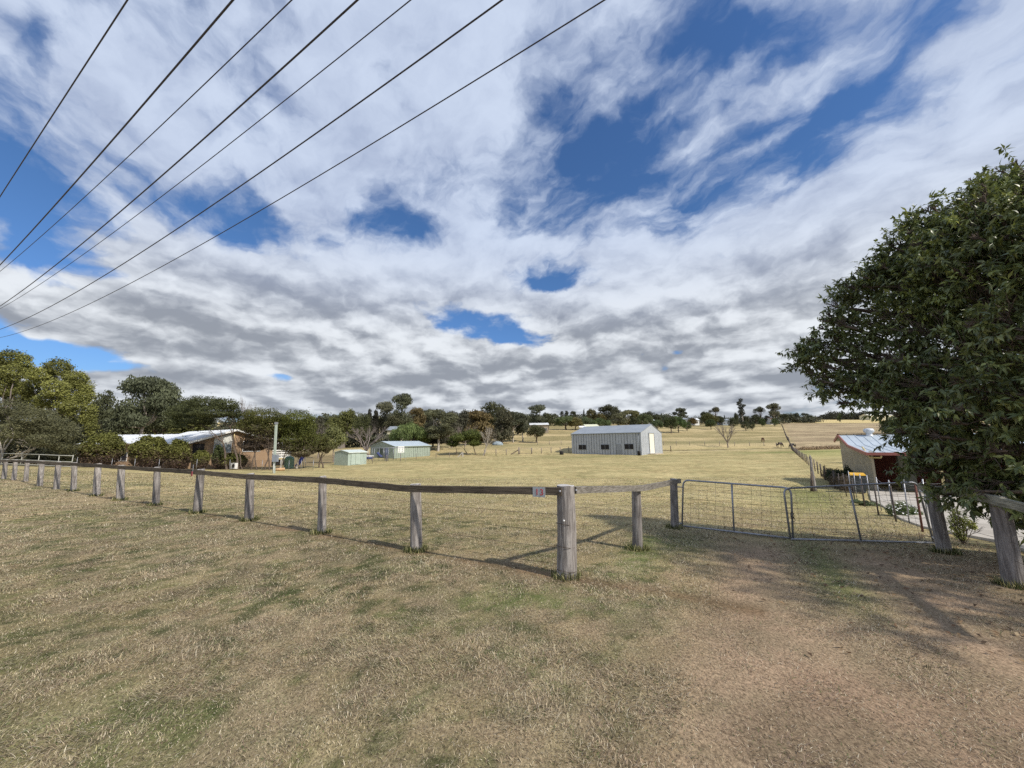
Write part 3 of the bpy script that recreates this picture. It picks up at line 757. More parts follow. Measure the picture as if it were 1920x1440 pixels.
# ================================================================== overhead cables
CAB = [((240, 0), (156, 125), (110.4, 198), (45.4, 300), (0, 368)), ((437, 0), (400, 43), (316.7, 139.6), (179, 300), (112.5, 373.8), (0, 496.8)),
       ((547, 0), (400, 142), (302, 235.4), (233.5, 300), (112, 412), (0, 508.8)), ((671, 0), (565.6, 93.8), (400, 245), (337.5, 300), (145, 464), (0, 574)),
       ((770, 0), (600, 135), (400, 294), (393, 300), (144.5, 485), (0, 579)), ((941, 0), (800, 102), (600, 246), (400, 383), (200, 514), (0, 617.5)),
       ((1133, 0), (810, 200), (600, 330), (400, 445.5), (200, 553.8), (0, 633))]
CH = [8.2, 8.3, 8.0, 8.3, 8.0, 8.1, 7.6]; CR_ = [.0105, .0145, .009, .015, .009, .014, .0105]
CL = ['thin black cable crossing the top left corner, first from the left', 'thick black overhead cable, second from the left at the top edge', 'thin overhead cable just right of the leftmost thick one',
      'thick overhead cable in the middle of the seven', 'thin overhead cable just right of the middle thick cable', 'thick overhead cable, second from the right at the top edge', 'lowest overhead cable, the rightmost at the top edge']
rr_ = Vector((math.sin(R(-60)), math.cos(R(-60)), 0)); nn_ = Vector((math.cos(R(-60)), -math.sin(R(-60)), 0))
for pts, hh, rad, lab in zip(CAB, CH, CR_, CL):
    A_ = []; B_ = []
    for u, v in pts:
        q = Vector(ray(u, v)).normalized(); s = q.dot(rr_) / q.dot(nn_); A_.append([1, s, s * s]); B_.append(q.z / q.dot(nn_))
    c_ = np.linalg.lstsq(np.array(A_), np.array(B_), rcond=None)[0]
    sa = (min(a[1] for a in A_) + max(a[1] for a in A_)) / 2; mid = c_[0]
    dist = (hh - EYE) / max(.3, c_[0]); smin = min(a[1] for a in A_) - 1.2; smax = max(a[1] for a in A_)
    out = []
    for s in list(np.linspace(smin, smax, 40)) + list(np.linspace(smax + .5, smax + 6, 8)):
        sl_ = c_[1] + 2 * c_[2] * smax
        zz = c_[0] + c_[1] * s + c_[2] * s * s if s <= smax else c_[0] + c_[1] * smax + c_[2] * smax ** 2 + sl_ * (s - smax)
        out.append(nn_ * dist + rr_ * (s * dist) + Vector((0, 0, EYE + zz * dist)))
    m = MB(); base = out[20]; m.tube([p - base for p in out], rad, 6); o = m.build('overhead_cable', m_cable, None, base)
    tag(o, lab, 'cable', 'overhead cables')

# ================================================================== plants
def fol(name, cl, n, lw, col, seed, droop=0.0, up=.3, rmin=.55, cvar=.25, mat=None, parent=None, zcol=None, flat=.0, lump_=1.0):
    """leaf faces spread through ellipsoid clumps cl = [(cx,cy,cz,rx,ry,rz)]"""
    g = np.random.default_rng(seed); cl = np.array(cl, float)
    wt = (cl[:, 3] * cl[:, 4] * cl[:, 5]) ** .62; idx = g.choice(len(cl), n, p=wt / wt.sum())
    d = g.normal(size=(n, 3)); d /= np.linalg.norm(d, axis=1)[:, None]
    rf = rmin + (1 - rmin) * np.sqrt(g.random(n)); rf *= 1 + .16 * g.normal(size=n) * (g.random(n) < .35)
    lump = 1 + lump_ * .18 * np.sin(d[:, 0] * 5 + idx) * np.sin(d[:, 1] * 4 + idx * 2) + lump_ * .12 * np.sin(d[:, 2] * 7 + idx * 3)
    p = cl[idx, :3] + d * cl[idx, 3:] * (rf * lump)[:, None]
    if flat: p[:, 2] = np.where(d[:, 2] < 0, cl[idx, 2] + d[:, 2] * cl[idx, 5] * rf * (1 - flat), p[:, 2])
    ax = g.normal(size=(n, 3)) + d * .5; ax[:, 2] = ax[:, 2] * (1 - droop * .5) - droop * 2.2
    ax /= np.linalg.norm(ax, axis=1)[:, None]
    nn = d + g.normal(size=(n, 3)) * .7 + np.array([0, 0, up]); sd = np.cross(ax, nn); sd /= np.linalg.norm(sd, axis=1)[:, None] + 1e-9
    l = lw[0] * g.uniform(.6, 1.4, n)[:, None]; w = lw[1] * g.uniform(.6, 1.4, n)[:, None]
    V = np.stack([p - ax * l / 2, p + sd * w / 2 - ax * l * .05, p + ax * l / 2, p - sd * w / 2 + ax * l * .05], 1)
    cc = g.uniform(1 - cvar, 1 + cvar, len(cl)); c = np.array(col)[None, :] * (cc[idx] * g.uniform(.7, 1.35, n))[:, None]
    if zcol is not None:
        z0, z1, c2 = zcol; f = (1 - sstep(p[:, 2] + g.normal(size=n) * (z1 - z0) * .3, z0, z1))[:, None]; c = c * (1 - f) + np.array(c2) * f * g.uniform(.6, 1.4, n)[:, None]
    return cloud_mesh(name, V, [(0, 1, 2, 3)], np.clip(c, .004, .6), mat or m_leaf, parent)


def limbs(mb, base, fork, targets, r0, rs, n=6, r1=.03, wob=.15):
    base = Vector(base); fork = Vector(fork); mids = [base.lerp(fork, f) + Vector((rs.uniform(-1, 1), rs.uniform(-1, 1), 0)) * wob * (fork - base).length * .25 * math.sin(math.pi * f) for f in (0, .12, .35, .65, 1)]
    mb.tube(mids, [r0 * 1.35, r0, r0 * .9, r0 * .82, r0 * .72], n, False)
    for t in targets:
        t = Vector(t); L = (t - fork).length; c1 = fork.lerp(t, .4) + Vector((rs.uniform(-1, 1), rs.uniform(-1, 1), rs.uniform(-.4, .8))) * L * .16
        q = [fork, fork.lerp(c1, .5), c1, c1.lerp(t, .5) + Vector((rs.uniform(-1, 1), rs.uniform(-1, 1), rs.uniform(-1, 1))) * L * .06, t]
        ra = r0 * rs.uniform(.38, .55); mb.tube(q, [ra, ra * .85, ra * .65, ra * .45, r1], max(4, n - 1), False)


def twigs(mb, p, d, L, r, depth, rs, spread=.55, n=4, up=.1):
    p = Vector(p); d = Vector(d).normalized(); m_ = p + d * L * .5 + Vector((rs.uniform(-1, 1), rs.uniform(-1, 1), rs.uniform(-1, 1))) * L * .06; e = p + d * L
    mb.tube([p, m_, e], [r, r * .82, r * .62], n if depth > 1 else 3, False)
    if depth == 0: return
    for i in range(rs.choice([2, 3, 3]) if depth > 1 else 3):
        nd = d + Vector((rs.uniform(-1, 1), rs.uniform(-1, 1), rs.uniform(-.7, .9) + up)) * spread
        twigs(mb, p.lerp(e, rs.uniform(.55, 1)), nd, L * rs.uniform(.58, .82), r * .60, depth - 1, rs, spread, n, up)


TMPL = {}


def template(kind, var=0, fine=1.0):
    """unit = metres, about 10 m tall; gives (trunk object, crown object, width, height)"""
    key = (kind, var, fine)
    if key in TMPL: return TMPL[key]
    rs = random.Random(hash(kind) % 1000 + var * 17 if False else sum(map(ord, kind)) + var * 17)
    U = rs.uniform; tb = MB(); cl = []; bark = m_bark; sd = sum(map(ord, kind)) + var
    q = fine
    if kind == 'gum':                       # tall, open, clumped crown on a pale trunk
        for i in range(20):
            a = U(0, 6.28); z = U(3.4, 9.3); rad = 2.7 * math.sqrt(max(0, 1 - ((z - 6.3) / 3.9) ** 2)) * U(.3, 1)
            r = U(.95, 1.5); cl.append((math.cos(a) * rad, math.sin(a) * rad, z, r, r, r * .62))
        limbs(tb, (0, 0, -.4), (U(-.2, .2), U(-.2, .2), 3.6), [(c[0], c[1], c[2] - .1) for c in cl], .23, rs)
        n, lw, col, dr, bark = 5200, (.46, .2), (.10, .107, .064), .8, m_barkp
    elif kind == 'tallgum':                 # narrow: crown tufts up a long bare stem
        for i in range(11):
            a = U(0, 6.28); z = 3.6 + i * .56; rad = U(.2, 1.15) * (1.1 - abs(z - 6.5) / 7); r = U(.7, 1.15); cl.append((math.cos(a) * rad, math.sin(a) * rad, z, r, r, r * .55))
        limbs(tb, (0, 0, -.4), (0, .05, 6.2), [(c[0], c[1], c[2]) for c in cl], .17, rs)
        n, lw, col, dr, bark = 2300, (.4, .16), (.07, .075, .05), .8, m_barkp
    elif kind == 'umbrella':                # flat spreading top
        for i in range(17):
            a = U(0, 6.28); rad = 3.1 * math.sqrt(U(0, 1)); r = U(.9, 1.3); cl.append((math.cos(a) * rad, math.sin(a) * rad, 8.5 - rad * .45 + U(-.9, .3), r, r, r * .7))
        limbs(tb, (0, 0, -.4), (.2, 0, 3.2), [(c[0], c[1], c[2] - .3) for c in cl], .22, rs)
        n, lw, col, dr, bark = 3600, (.36, .16), (.075, .08, .045), .3, m_bark
    elif kind == 'dome':                    # dense rounded broadleaf
        for i in range(26):
            a = U(0, 6.28); z = U(-.5, 1); rr_d = math.sqrt(1 - z * z); cl.append((math.cos(a) * rr_d * 2.7, math.sin(a) * rr_d * 2.7, 5.2 + z * 3.5, 1.4, 1.4, 1.15))
        cl += [(0, 0, 5.8, 2.6, 2.6, 2.8)]
        limbs(tb, (0, 0, -.4), (0, 0, 2.4), [(c[0] * .8, c[1] * .8, c[2]) for c in cl[:9]], .32, rs)
        n, lw, col, dr = 6500, (.40, .26), (.088, .096, .048), .3
    elif kind == 'shrubby':                 # low, down to the ground, bright olive
        for i in range(22):
            a = U(0, 6.28); z = U(-.8, 1); rr_d = math.sqrt(1 - z * z); cl.append((math.cos(a) * rr_d * 3.0, math.sin(a) * rr_d * 3.0, 5. + z * 3.6, 1.6, 1.6, 1.3))
        cl += [(0, 0, 4.6, 3, 3, 3.6)]
        limbs(tb, (0, 0, -.4), (0, 0, 1.2), [(c[0] * .7, c[1] * .7, c[2]) for c in cl[:7]], .25, rs)
        n, lw, col, dr = 4600, (.4, .24), (.085, .10, .042), .2
    elif kind == 'pepper':                  # weeping light-green
        for i in range(20):
            a = U(0, 6.28); z = U(-.2, 1); rr_d = math.sqrt(1 - z * z); cl.append((math.cos(a) * rr_d * 3.4, math.sin(a) * rr_d * 3.4, 5.2 + z * 3.4, 1.5, 1.5, 1.9))
        limbs(tb, (0, 0, -.4), (.3, 0, 2.6), [(c[0] * .8, c[1] * .8, c[2]) for c in cl[:9]], .36, rs)
        n, lw, col, dr = 8000, (.6, .19), (.125, .155, .068), 2.2
    elif kind == 'sheoak':                  # dark upright masses of hanging needles
        for i in range(20):
            a = U(0, 6.28); z = U(1.6, 9.1); rad = U(.2, 1.9) * (1.15 - (z / 10) ** 2 * .8); r = U(.8, 1.3); cl.append((math.cos(a) * rad, math.sin(a) * rad, z, r, r, r * 1.25))
        limbs(tb, (0, 0, -.4), (0, 0, 5.5), [(c[0], c[1], c[2]) for c in cl[:10]], .2, rs)
        n, lw, col, dr = 6500, (.6, .16), (.08, .077, .05), 1.6
    elif kind == 'pine':
        for i in range(12):
            z = 1.4 + i * .74; r = 1.9 * (1 - i / 13.5); cl.append((U(-.2, .2), U(-.2, .2), z, r, r, .62))
        limbs(tb, (0, 0, -.4), (0, 0, 9.4), [], .2, rs); n, lw, col, dr = 3000, (.4, .14), (.04, .048, .03), .2
    elif kind == 'bare':
        for i in range(7):
            a = i * .9 + U(-.3, .3); twigs(tb, (0, 0, 1.7 + U(-.4, .5)), (math.cos(a) * U(.35, .9), math.sin(a) * U(.35, .9), 1), U(2.4, 3.2), .12, 4, rs, .5)
        limbs(tb, (0, 0, -.4), (0, 0, 2.2), [], .24, rs); n = 0; bark = m_barkg
    o1 = tb.build('trunk', bark); o1.hide_render = False
    vs = np.array(tb.v); wid, hei = 6.6, 10.
    o2 = None
    if n:
        o2 = fol('crown', cl, int(n * q), (lw[0] / math.sqrt(q), lw[1] / math.sqrt(q)), col, sd, droop=dr)
        co = np.zeros(len(o2.data.vertices) * 3, np.float32); o2.data.vertices.foreach_get('co', co); co = co.reshape(-1, 3)
    else: co = vs
    wid = np.percentile(np.abs(co[:, 0]), 99) * 2; hei = np.percentile(co[:, 2], 99.6)
    TMPL[key] = [o1.data, o2.data if o2 else None, wid, hei]
    bpy.data.objects.remove(o1); 
    if o2: bpy.data.objects.remove(o2)
    return TMPL[key]


COLV = {}


def recol(me, mul):
    """a copy of a crown mesh for a species of another colour"""
    k = (me.name, mul)
    if k in COLV: return COLV[k]
    m2 = me.copy(); a = m2.color_attributes['tint']; c = np.zeros(len(a.data) * 4, np.float32); a.data.foreach_get('color', c); c = c.reshape(-1, 4); c[:, :3] *= np.array(mul, np.float32); a.data.foreach_set('color', c.reshape(-1)); COLV[k] = m2
    return m2


CHK = []


def tree(kind, u, vtop, d, wpx, label, name='tree', cat='tree', group=None, var=0, fine=1.0, mul=None, vb=None, barkm=None):
    tr, cr, wd, ht = template(kind, var % 3, fine)
    base = gpt(u, d); top = P(u, vtop, d).z
    if vb: base = P(u, vb, d)
    st_ = math.sqrt(1 + ((u - 960) / 723.) ** 2)
    w = wpx * d / 723. / st_; h = top - base.z
    CHK.append((label[:30], round(h, 1), round(w, 1)))
    o = empty(name, base, (u * 7.3 + vtop) % 6.28, label, cat, group); o.scale = (w / wd, w / wd, h / ht)
    if kind != 'bare':
        a = bpy.data.objects.new('trunk', tr); COL.objects.link(a); a.parent = o
        c = bpy.data.objects.new('crown', recol(cr, mul) if mul else cr); COL.objects.link(c); c.parent = o
    else:
        a = bpy.data.objects.new('trunk_and_branches', tr); COL.objects.link(a); a.parent = o
    return o


YG = (1.9, 1.75, 1.0); OL = (1.5, 1.45, .95); GY = (1.35, 1.25, 1.25); BR = (1.7, 1.25, .95); LG = (1.6, 1.7, 1.2); DK = (.92, .92, .95)
# ---- treeline, left to right
g_back = 'background trees behind the paddocks'
T = [
 ('dome', 186, 734, 84, 60, 'dark rounded tree filling the gap between the yellow-green tree and the tall domed gum', 'dome', 0, 1, DK),
 ('gum', 262, 709, 72, 150, 'big grey-green domed gum with pale forked trunk behind the white roof', 'gum', 1, 2.4, (1.1, 1.15, 1.1)),
 ('dome', 300, 745, 95, 110, 'dark leafy tree low behind the right side of the domed gum', 'dome', 1, 1, (.9, .9, .9)),
 ('dome', 220, 765, 88, 90, 'dark low tree under the left side of the domed gum', 'dome', 2, 1, (.85, .85, .85)),
 ('gum', 338, 752, 100, 46, 'small gum peeping out right of the big domed gum', 'gum', 0, 1, GY),
 ('dome', 355, 775, 80, 90, 'olive leafy tree directly behind the brick house roof', 'dome', 1, 1, OL),
 ('bare', 462, 744, 66, 56, 'leafless twiggy tree rising between two green crowns behind the house gable', 'bare', 0, 1, None),
 ('sheoak', 593, 782, 120, 34, 'dark tree just right of the three tea trees, low on the skyline', 'sheoak', 1, 1, None),
 ('gum', 606, 781, 125, 34, 'spreading dark gum above the yellow-green sapling', 'gum', 2, 1, DK),
 ('bare', 598, 795, 80, 36, 'pale bare tree between the right tea tree and the sapling', 'bare', 1, 1, None),
 ('dome', 627, 779, 110, 40, 'olive round tree above the left end of the small green shed', 'dome', 0, 1, OL),
 ('dome', 649, 769, 112, 42, 'taller olive round tree behind the small green shed', 'dome', 1, 1, OL),
 ('shrubby', 676, 775, 100, 36, 'smooth olive tree left of the black leaning cypress', 'dome', 0, 1, (1.0, .95, .9)),
 ('sheoak', 690, 768, 118, 15, 'near-black narrow cypress left of the open gum', 'conifer', 0, 1, (.55, .55, .6)),
 ('sheoak', 702, 770, 121, 13, 'second near-black cypress, touching the open gum', 'conifer', 2, 1, (.55, .55, .6)),
 ('gum', 719, 753, 124, 34, 'open see-through grey gum left of the tallest gum', 'gum', 0, 1, GY),
 ('gum', 752, 738, 118, 40, 'tallest gum, with a rounded top and pale bare trunk over the green shed', 'gum', 0, 1.5, (1, 1, .9)),
 ('dome', 738, 780, 112, 40, 'brown-green tree below the tallest gum', 'dome', 2, 1, (1.0, .9, .9)),
 ('gum', 780, 765, 126, 34, 'sparse reddish gum right of the tallest gum', 'gum', 1, 1, BR),
 ('gum', 798, 768, 130, 30, 'thin crowned gum between the reddish gum and the pale-trunked gum', 'gum', 2, 1, None),
 ('pepper', 766, 794, 92, 62, 'bright green weeping tree just behind the green shed roof', 'pepper', 0, 1.4, (1.1, 1.15, .9)),
 ('pepper', 790, 806, 95, 34, 'lower right arm of bright weeping green behind the shed roof end', 'pepper', 1, 1, (1.0, 1.05, .85)),
 ('bare', 688, 798, 82, 78, 'purple-grey leafless tree behind the small green shed', 'bare', 2, 1, None),
 ('sheoak', 812, 790, 100, 44, 'dense near-black evergreen at the right end of the green shed', 'dome', 1, 1, (.6, .6, .6)),
 ('gum', 822, 768, 92, 62, 'gum with a pale forked trunk right of the green shed', 'gum', 0, 1.5, (1.15, 1.1, 1)),
 ('sheoak', 846, 772, 118, 40, 'brown-green she-oak right of the pale-trunked gum', 'dome', 0, 1, None),
 ('bare', 846, 800, 96, 40, 'grey leafless tree in front of the brown-green she-oak', 'bare', 0, 1, None),
 ('sheoak', 868, 771, 122, 40, 'dark she-oak in the middle of the belt, left of the golden-edged one', 'dome', 1, 1, None),
 ('bare', 872, 798, 100, 44, 'dull bare tree over the two low tea trees', 'bare', 1, 1, None),
 ('sheoak', 897, 771, 108, 52, 'tall brown tree with a golden right edge', 'dome', 2, 1, (1.9, 1.5, 1.0)),
 ('dome', 925, 755, 132, 56, 'spreading gum with a domed top above the dark belt', 'gum', 0, 1.3, (1.1, 1.05, 1.05)),
 ('sheoak', 940, 768, 114, 50, 'dense dark drooping tree under the spreading gum', 'dome', 1, 1.3, (1.1, 1.1, 1)),
 ('gum', 962, 772, 118, 42, 'dark gum with several thin stems at the right of the belt', 'gum', 1, 1.2, DK),
 ('gum', 980, 775, 122, 34, 'last dark gum of the belt, stems bare at the foot', 'gum', 2, 1.2, DK),
 ('dome', 1006, 797, 118, 36, 'single round olive tree alone in the hill paddock', 'dome', 0, 1.6, (1.15, 1.1, 1.1)),
 ('gum', 1008, 759, 165, 34, 'gum with stacked tufts above the white-roofed farmhouse', 'gum', 0, 1.3, None),
 ('dome', 1029, 774, 172, 26, 'dark tree right behind the white-roofed farmhouse', 'dome', 1, 1, None),
 ('dome', 990, 782, 176, 26, 'dark tree left of the white-roofed farmhouse', 'dome', 2, 1, None),
 ('dome', 1041, 776, 230, 20, 'dark lump on the skyline right of the farmhouse', 'dome', 0, 1, DK),
 ('tallgum', 1056, 771, 240, 8, 'tiny mushroom-shaped tree on the skyline, left one of two', 'gum', 0, 1, DK),
 ('tallgum', 1064, 770, 240, 9, 'tiny mushroom-shaped tree on the skyline, right one of two', 'gum', 1, 1, DK),
 ('gum', 1076, 771, 236, 14, 'small open gum on the skyline above the big shed roof', 'gum', 1, 1, DK),
 ('pepper', 1062, 780, 178, 40, 'round green pepper tree left of the cream-roofed barn', 'pepper', 2, 1, None),
 ('dome', 1080, 783, 176, 26, 'straw-tinted bushy tree behind the cream-roofed barn', 'dome', 2, 1, (2.3, 1.9, 1.5)),
 ('pepper', 1100, 782, 180, 30, 'pale green tree behind the right end of the cream-roofed barn', 'pepper', 0, 1, (.8, .8, .9)),
 ('pine', 1097, 767, 238, 9, 'slim dark conifer spire on the skyline', 'conifer', 0, 1, None),
 ('dome', 1111, 767, 215, 19, 'smoothly rounded brown gum beside the slim conifer', 'gum', 1, 1, (1.7, 1.4, 1.3)),
 ('dome', 1127, 775, 205, 22, 'rusty brown-green tree left of the biggest dark dome', 'dome', 0, 1, (1.6, 1.25, .9)),
 ('dome', 1143, 760, 212, 42, 'biggest dark domed tree over the shed roof', 'dome', 1, 1.3, (.85, .8, .85)),
 ('pepper', 1129, 784, 172, 34, 'green weeping tree touching the shed ridge', 'pepper', 1, 1, (.85, .9, .8)),
 ('gum', 1160, 775, 178, 32, 'grey sparse gum with a pale stem behind the shed ridge', 'gum', 2, 1, (1.5, 1.4, 1.3)),
 ('gum', 1176, 769, 186, 28, 'pale olive gum right of the dark dome', 'gum', 0, 1, (1.8, 1.6, 1.3)),
 ('gum', 1192, 770, 190, 26, 'yellowish gum above the right part of the shed roof', 'gum', 1, 1, (1.8, 1.6, 1.1)),
 ('dome', 1191, 782, 180, 16, 'small dark tree in front of the yellowish gum', 'dome', 2, 1, DK),
 ('pepper', 1211, 775, 182, 28, 'light olive tree over the shed gable', 'pepper', 2, 1, (.9, .85, .85)),
 ('umbrella', 1220, 771, 240, 22, 'dark flat-topped tree on the skyline right of the shed gable', 'gum', 1, 1, DK),
 ('dome', 1234, 776, 235, 20, 'dark rounded tree next right of the flat-topped one', 'dome', 0, 1, DK),
 ('dome', 1246, 778, 245, 16, 'blue-grey rounded tree at the right end of that dark clump', 'dome', 1, 1, (1.1, 1.2, 1.5)),
 ('pepper', 1234, 787, 176, 22, 'small light-green tree standing right of the shed', 'pepper', 0, 1, (.8, .85, .9)),
 ('dome', 1260, 781, 166, 26, 'dark tree with a stout trunk and shadow in the hill paddock', 'dome', 1, 1.3, (.9, 1, .8)),
 ('pepper', 1274, 781, 170, 28, 'green tree crowding behind the stout-trunked one', 'pepper', 1, 1, (.8, .95, .75)),
 ('shrubby', 1290, 790, 180, 18, 'low green bush right of the stout-trunked pair', 'shrubby', 0, 1, (.9, 1, 1)),
 ('gum', 1279, 765, 262, 28, 'two-tier dark gum on the skyline with a rounded top', 'gum', 1, 1, DK),
 ('dome', 1302, 784, 230, 18, 'low reddish brown tree left of the white-roofed barn', 'dome', 2, 1, (1.5, 1.0, .7)),
 ('dome', 1334, 775, 232, 34, 'wide brown-green dome left of the bare tree', 'dome', 0, 1.2, (1.3, 1.2, .9)),
 ('dome', 1327, 772, 262, 20, 'dark crown poking up behind the wide brown-green dome', 'dome', 1, 1, DK),
 ('umbrella', 1345, 763, 268, 20, 'vase-shaped gum standing clear on the skyline', 'gum', 2, 1, (1.3, 1.1, 1)),
 ('dome', 1353, 780, 250, 20, 'dark bush at the foot of the vase-shaped gum', 'dome', 2, 1, DK),
 ('dome', 1335.5, 786, 192, 20, 'small neat round tree on a short trunk in the hill paddock', 'dome', 2, 1.2, (.95, 1.15, .9)),
 ('pine', 1363, 778, 265, 7, 'tiny blue-grey conifer on the skyline left of the long gum', 'conifer', 1, 1, (1.3, 1.5, 2)),
 ('shrubby', 1378, 783, 215, 20, 'grey-green bushy tree behind the bare tree crown', 'shrubby', 1, 1, (.8, .8, .9)),
 ('dome', 1385, 774, 258, 10, 'narrow dark tree left of the long thin gum', 'dome', 0, 1, DK),
 ('tallgum', 1396, 747, 262, 18, 'long thin gum with tiered tufts, tallest on the right skyline', 'gum', 2, 1.2, (.9, .9, 1)),
 ('dome', 1404, 780, 262, 12, 'dark bush at the foot of the long thin gum', 'dome', 1, 1, DK),
 ('shrubby', 1401, 789, 186, 18, 'grey-green sprawling shrub in the hill paddock, left half', 'shrubby', 2, 1, (.75, .75, .85)),
 ('shrubby', 1413, 791, 188, 12, 'grey-green sprawling shrub in the hill paddock, right half', 'shrubby', 0, 1, (.75, .75, .8)),
 ('umbrella', 1431, 762, 285, 24, 'dark umbrella gum, left one of the pair beyond the fence line', 'gum', 0, 1, DK),
 ('gum', 1457, 756, 278, 28, 'lighter open gum, right one of the pair beyond the fence line', 'gum', 2, 1.2, GY),
 ('dome', 1422, 777, 280, 20, 'dark rounded bush under the umbrella gum', 'dome', 2, 1, DK),
 ('dome', 1443, 779, 285, 14, 'dark bush between the two skyline gums', 'dome', 0, 1, DK),
 ('shrubby', 1433, 785, 232, 16, 'small green bush left of the fence line end', 'shrubby', 1, 1, (.7, .85, .7)),
 ('shrubby', 1456, 784, 236, 15, 'small green bush at the far end of the fence line', 'shrubby', 2, 1, (.8, .95, .7)),
 ('dome', 1474, 776, 330, 22, 'dark tree just right of the open skyline gum', 'dome', 1, 1, DK),
 ('dome', 1488, 777, 335, 16, 'dark tree second right of the open skyline gum', 'dome', 2, 1, DK),
 ('dome', 1499, 774, 340, 16, 'taller dark rounded tree third right of the open skyline gum', 'dome', 0, 1, DK),
 ('umbrella', 1514, 774, 338, 18, 'dark spreading tree near the right end of that row', 'dome', 1, 1, DK),
 ('shrubby', 1524, 778, 330, 15, 'grey-green rounded tree ending that row', 'shrubby', 0, 1, (.8, .8, .9)),
]
for kd, u, vt, d, wp, lab, cat_, var, fine, mul in T:
    nm = {'gum': 'gum_tree', 'dome': 'evergreen_tree', 'conifer': 'conifer', 'pepper': 'pepper_tree', 'bare': 'bare_tree', 'shrubby': 'bushy_tree'}.get(cat_, 'evergreen_tree')
    tree(kd, u, vt, d, wp, lab, nm, 'tree', g_back, var, fine, mul)
def wood(name, label, segs, n, lw, col, seed, zs=.5):
    """a closed mass of far trees: segs = (u0, u1, distance, top row) runs"""
    g = np.random.default_rng(seed); cl = []
    for (u0, u1, d0, v0) in segs:
        for i in range(max(6, int((u1 - u0) * d0 / 723 / 1.5))):
            u = g.uniform(u0, u1); d = d0 * g.uniform(.95, 1.12); b_ = gpt(u, d); t_ = P(u, v0 + g.normal() * 1.6 + 2.5 * math.sin(u * .21) + 1.5 * math.sin(u * .083 + 1), d).z; h_ = max(3, t_ - b_.z); r = g.uniform(2.0, 3.4) * d0 / 130
            for f in (.25, .52, .8): cl.append((b_.x + g.uniform(-1, 1), b_.y, b_.z + h_ * f, r * (1.25 - f * .5), r, h_ * .24))
    o = fol(name, cl, n, lw, col, seed, droop=.4, cvar=.4); tag(o, label, 'wood', None, 'stuff'); return o


wood('woodland', 'dark wood closing the view behind the house and sheds', [(120, 380, 118, 772), (380, 600, 122, 786), (590, 740, 150, 779), (735, 992, 142, 777), (648, 740, 100, 818), (806, 905, 116, 812), (-60, 130, 95, 765)], 68000, (.75, .5), (.10, .104, .068), 81)
wood('ridge_wood', 'low dark tree mass along the hill crest behind the skyline trees', [(984, 1050, 205, 783), (1030, 1260, 262, 780.5), (1260, 1470, 292, 784), (1466, 1528, 345, 780)], 26000, (1.1, .8), (.09, .094, .062), 82)
# far dark wood along the right horizon
cl = []
g = np.random.default_rng(5)
for i in range(150):
    u = 1526 + 190 * i / 150 + g.uniform(-2, 2); d = g.uniform(500, 560); b_ = gpt(u, d); hgt = 6.5 + 3.5 * vnoise(np.array([u / 14.]), np.array([2.]))[0] + (2.5 if 1560 < u < 1600 or u > 1625 else 0)
    if u < 1545: hgt *= .6
    r = g.uniform(4, 7); cl.append((b_.x, b_.y, b_.z + hgt * .5, r, r, hgt * .55))
o = fol('far_wood', cl, 14000, (1.6, 1.1), (.05, .052, .036), 8); tag(o, kind='stuff'); o['label'] = 'low dark wood along the right horizon'

# ---- the nearer garden trees and bushes on the left
def own_tree(name, base, clumps, stems, n, lw, col, label, cat='tree', seed=1, droop=.3, bark=None, r0=.12, zcol=None, flat=0., group=None, mat=None, up=.3, tw=0, rmin=.55, cvar=.25, lump_=1.0):
    """clumps relative to base; stems = [(foot, fork, [targets])]"""
    o = empty(name, base, 0, label, cat, group); rs = random.Random(seed); mb = MB()
    for ft, fk, tg_ in stems:
        limbs(mb, ft, fk, tg_, r0, rs, 7, .012, .25)
        if tw:
            for t_ in tg_:
                for _ in range(tw): twigs(mb, Vector(fk).lerp(Vector(t_), rs.uniform(.3, .9)), Vector((rs.uniform(-1, 1), rs.uniform(-1, 1), rs.uniform(-.1, 1))), rs.uniform(.5, 1.0), .02, 2, rs, .7, 3)
    if stems: mb.build('trunk', bark or m_barkg, o)
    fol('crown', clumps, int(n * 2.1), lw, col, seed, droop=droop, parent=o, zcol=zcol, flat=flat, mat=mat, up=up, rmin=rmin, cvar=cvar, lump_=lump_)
    return o


def px_clump(u, v, d, wpx, hpx, base, dd=0.0):
    """an ellipsoid clump seen at pixel u,v of size w x h px, standing at distance d+dd"""
    c = P(u, v, d + dd) - base; s_ = (d + dd) / 723.; st_ = math.sqrt(1 + ((u - 960) / 723.) ** 2)
    r = wpx / 2 * s_ / st_; return (c.x, c.y, c.z, r, r, hpx / 2 * s_)


def px_pt(u, v, d, base): return tuple(P(u, v, d) - base)


# yellow-green big trees, top left
B = gpt(112, 60); rs = random.Random(4)
cl = [px_clump(*a, base=B) for a in [(110, 690, 60, 60, 34), (80, 705, 59, 56, 34), (140, 712, 60, 56, 36), (55, 730, 60, 50, 34), (105, 728, 57, 64, 36), (160, 740, 60, 40, 36), (85, 752, 58, 54, 30), (130, 760, 58, 54, 34), (165, 775, 60, 36, 44), (120, 790, 60, 56, 36), (60, 765, 61, 50, 30), (172, 800, 60, 28, 34), (140, 735, 63, 70, 60)]]
own_tree('leafy_tree', B, cl, [((0, 0, -.3), px_pt(112, 800, 60, B), [c[:3] for c in cl[:9]])], 17000, (.24, .15), (.205, .21, .06), 'yellow-green leafy tree with a lumpy crown, second from the left edge', seed=11, r0=.3, up=.6)
B = gpt(20, 64)
cl = [px_clump(*a, base=B) for a in [(20, 672, 64, 60, 32), (45, 680, 64, 36, 34), (-10, 690, 64, 60, 40), (25, 700, 63, 60, 34), (0, 725, 63, 70, 40), (35, 740, 66, 60, 50), (60, 700, 68, 30, 30)]]
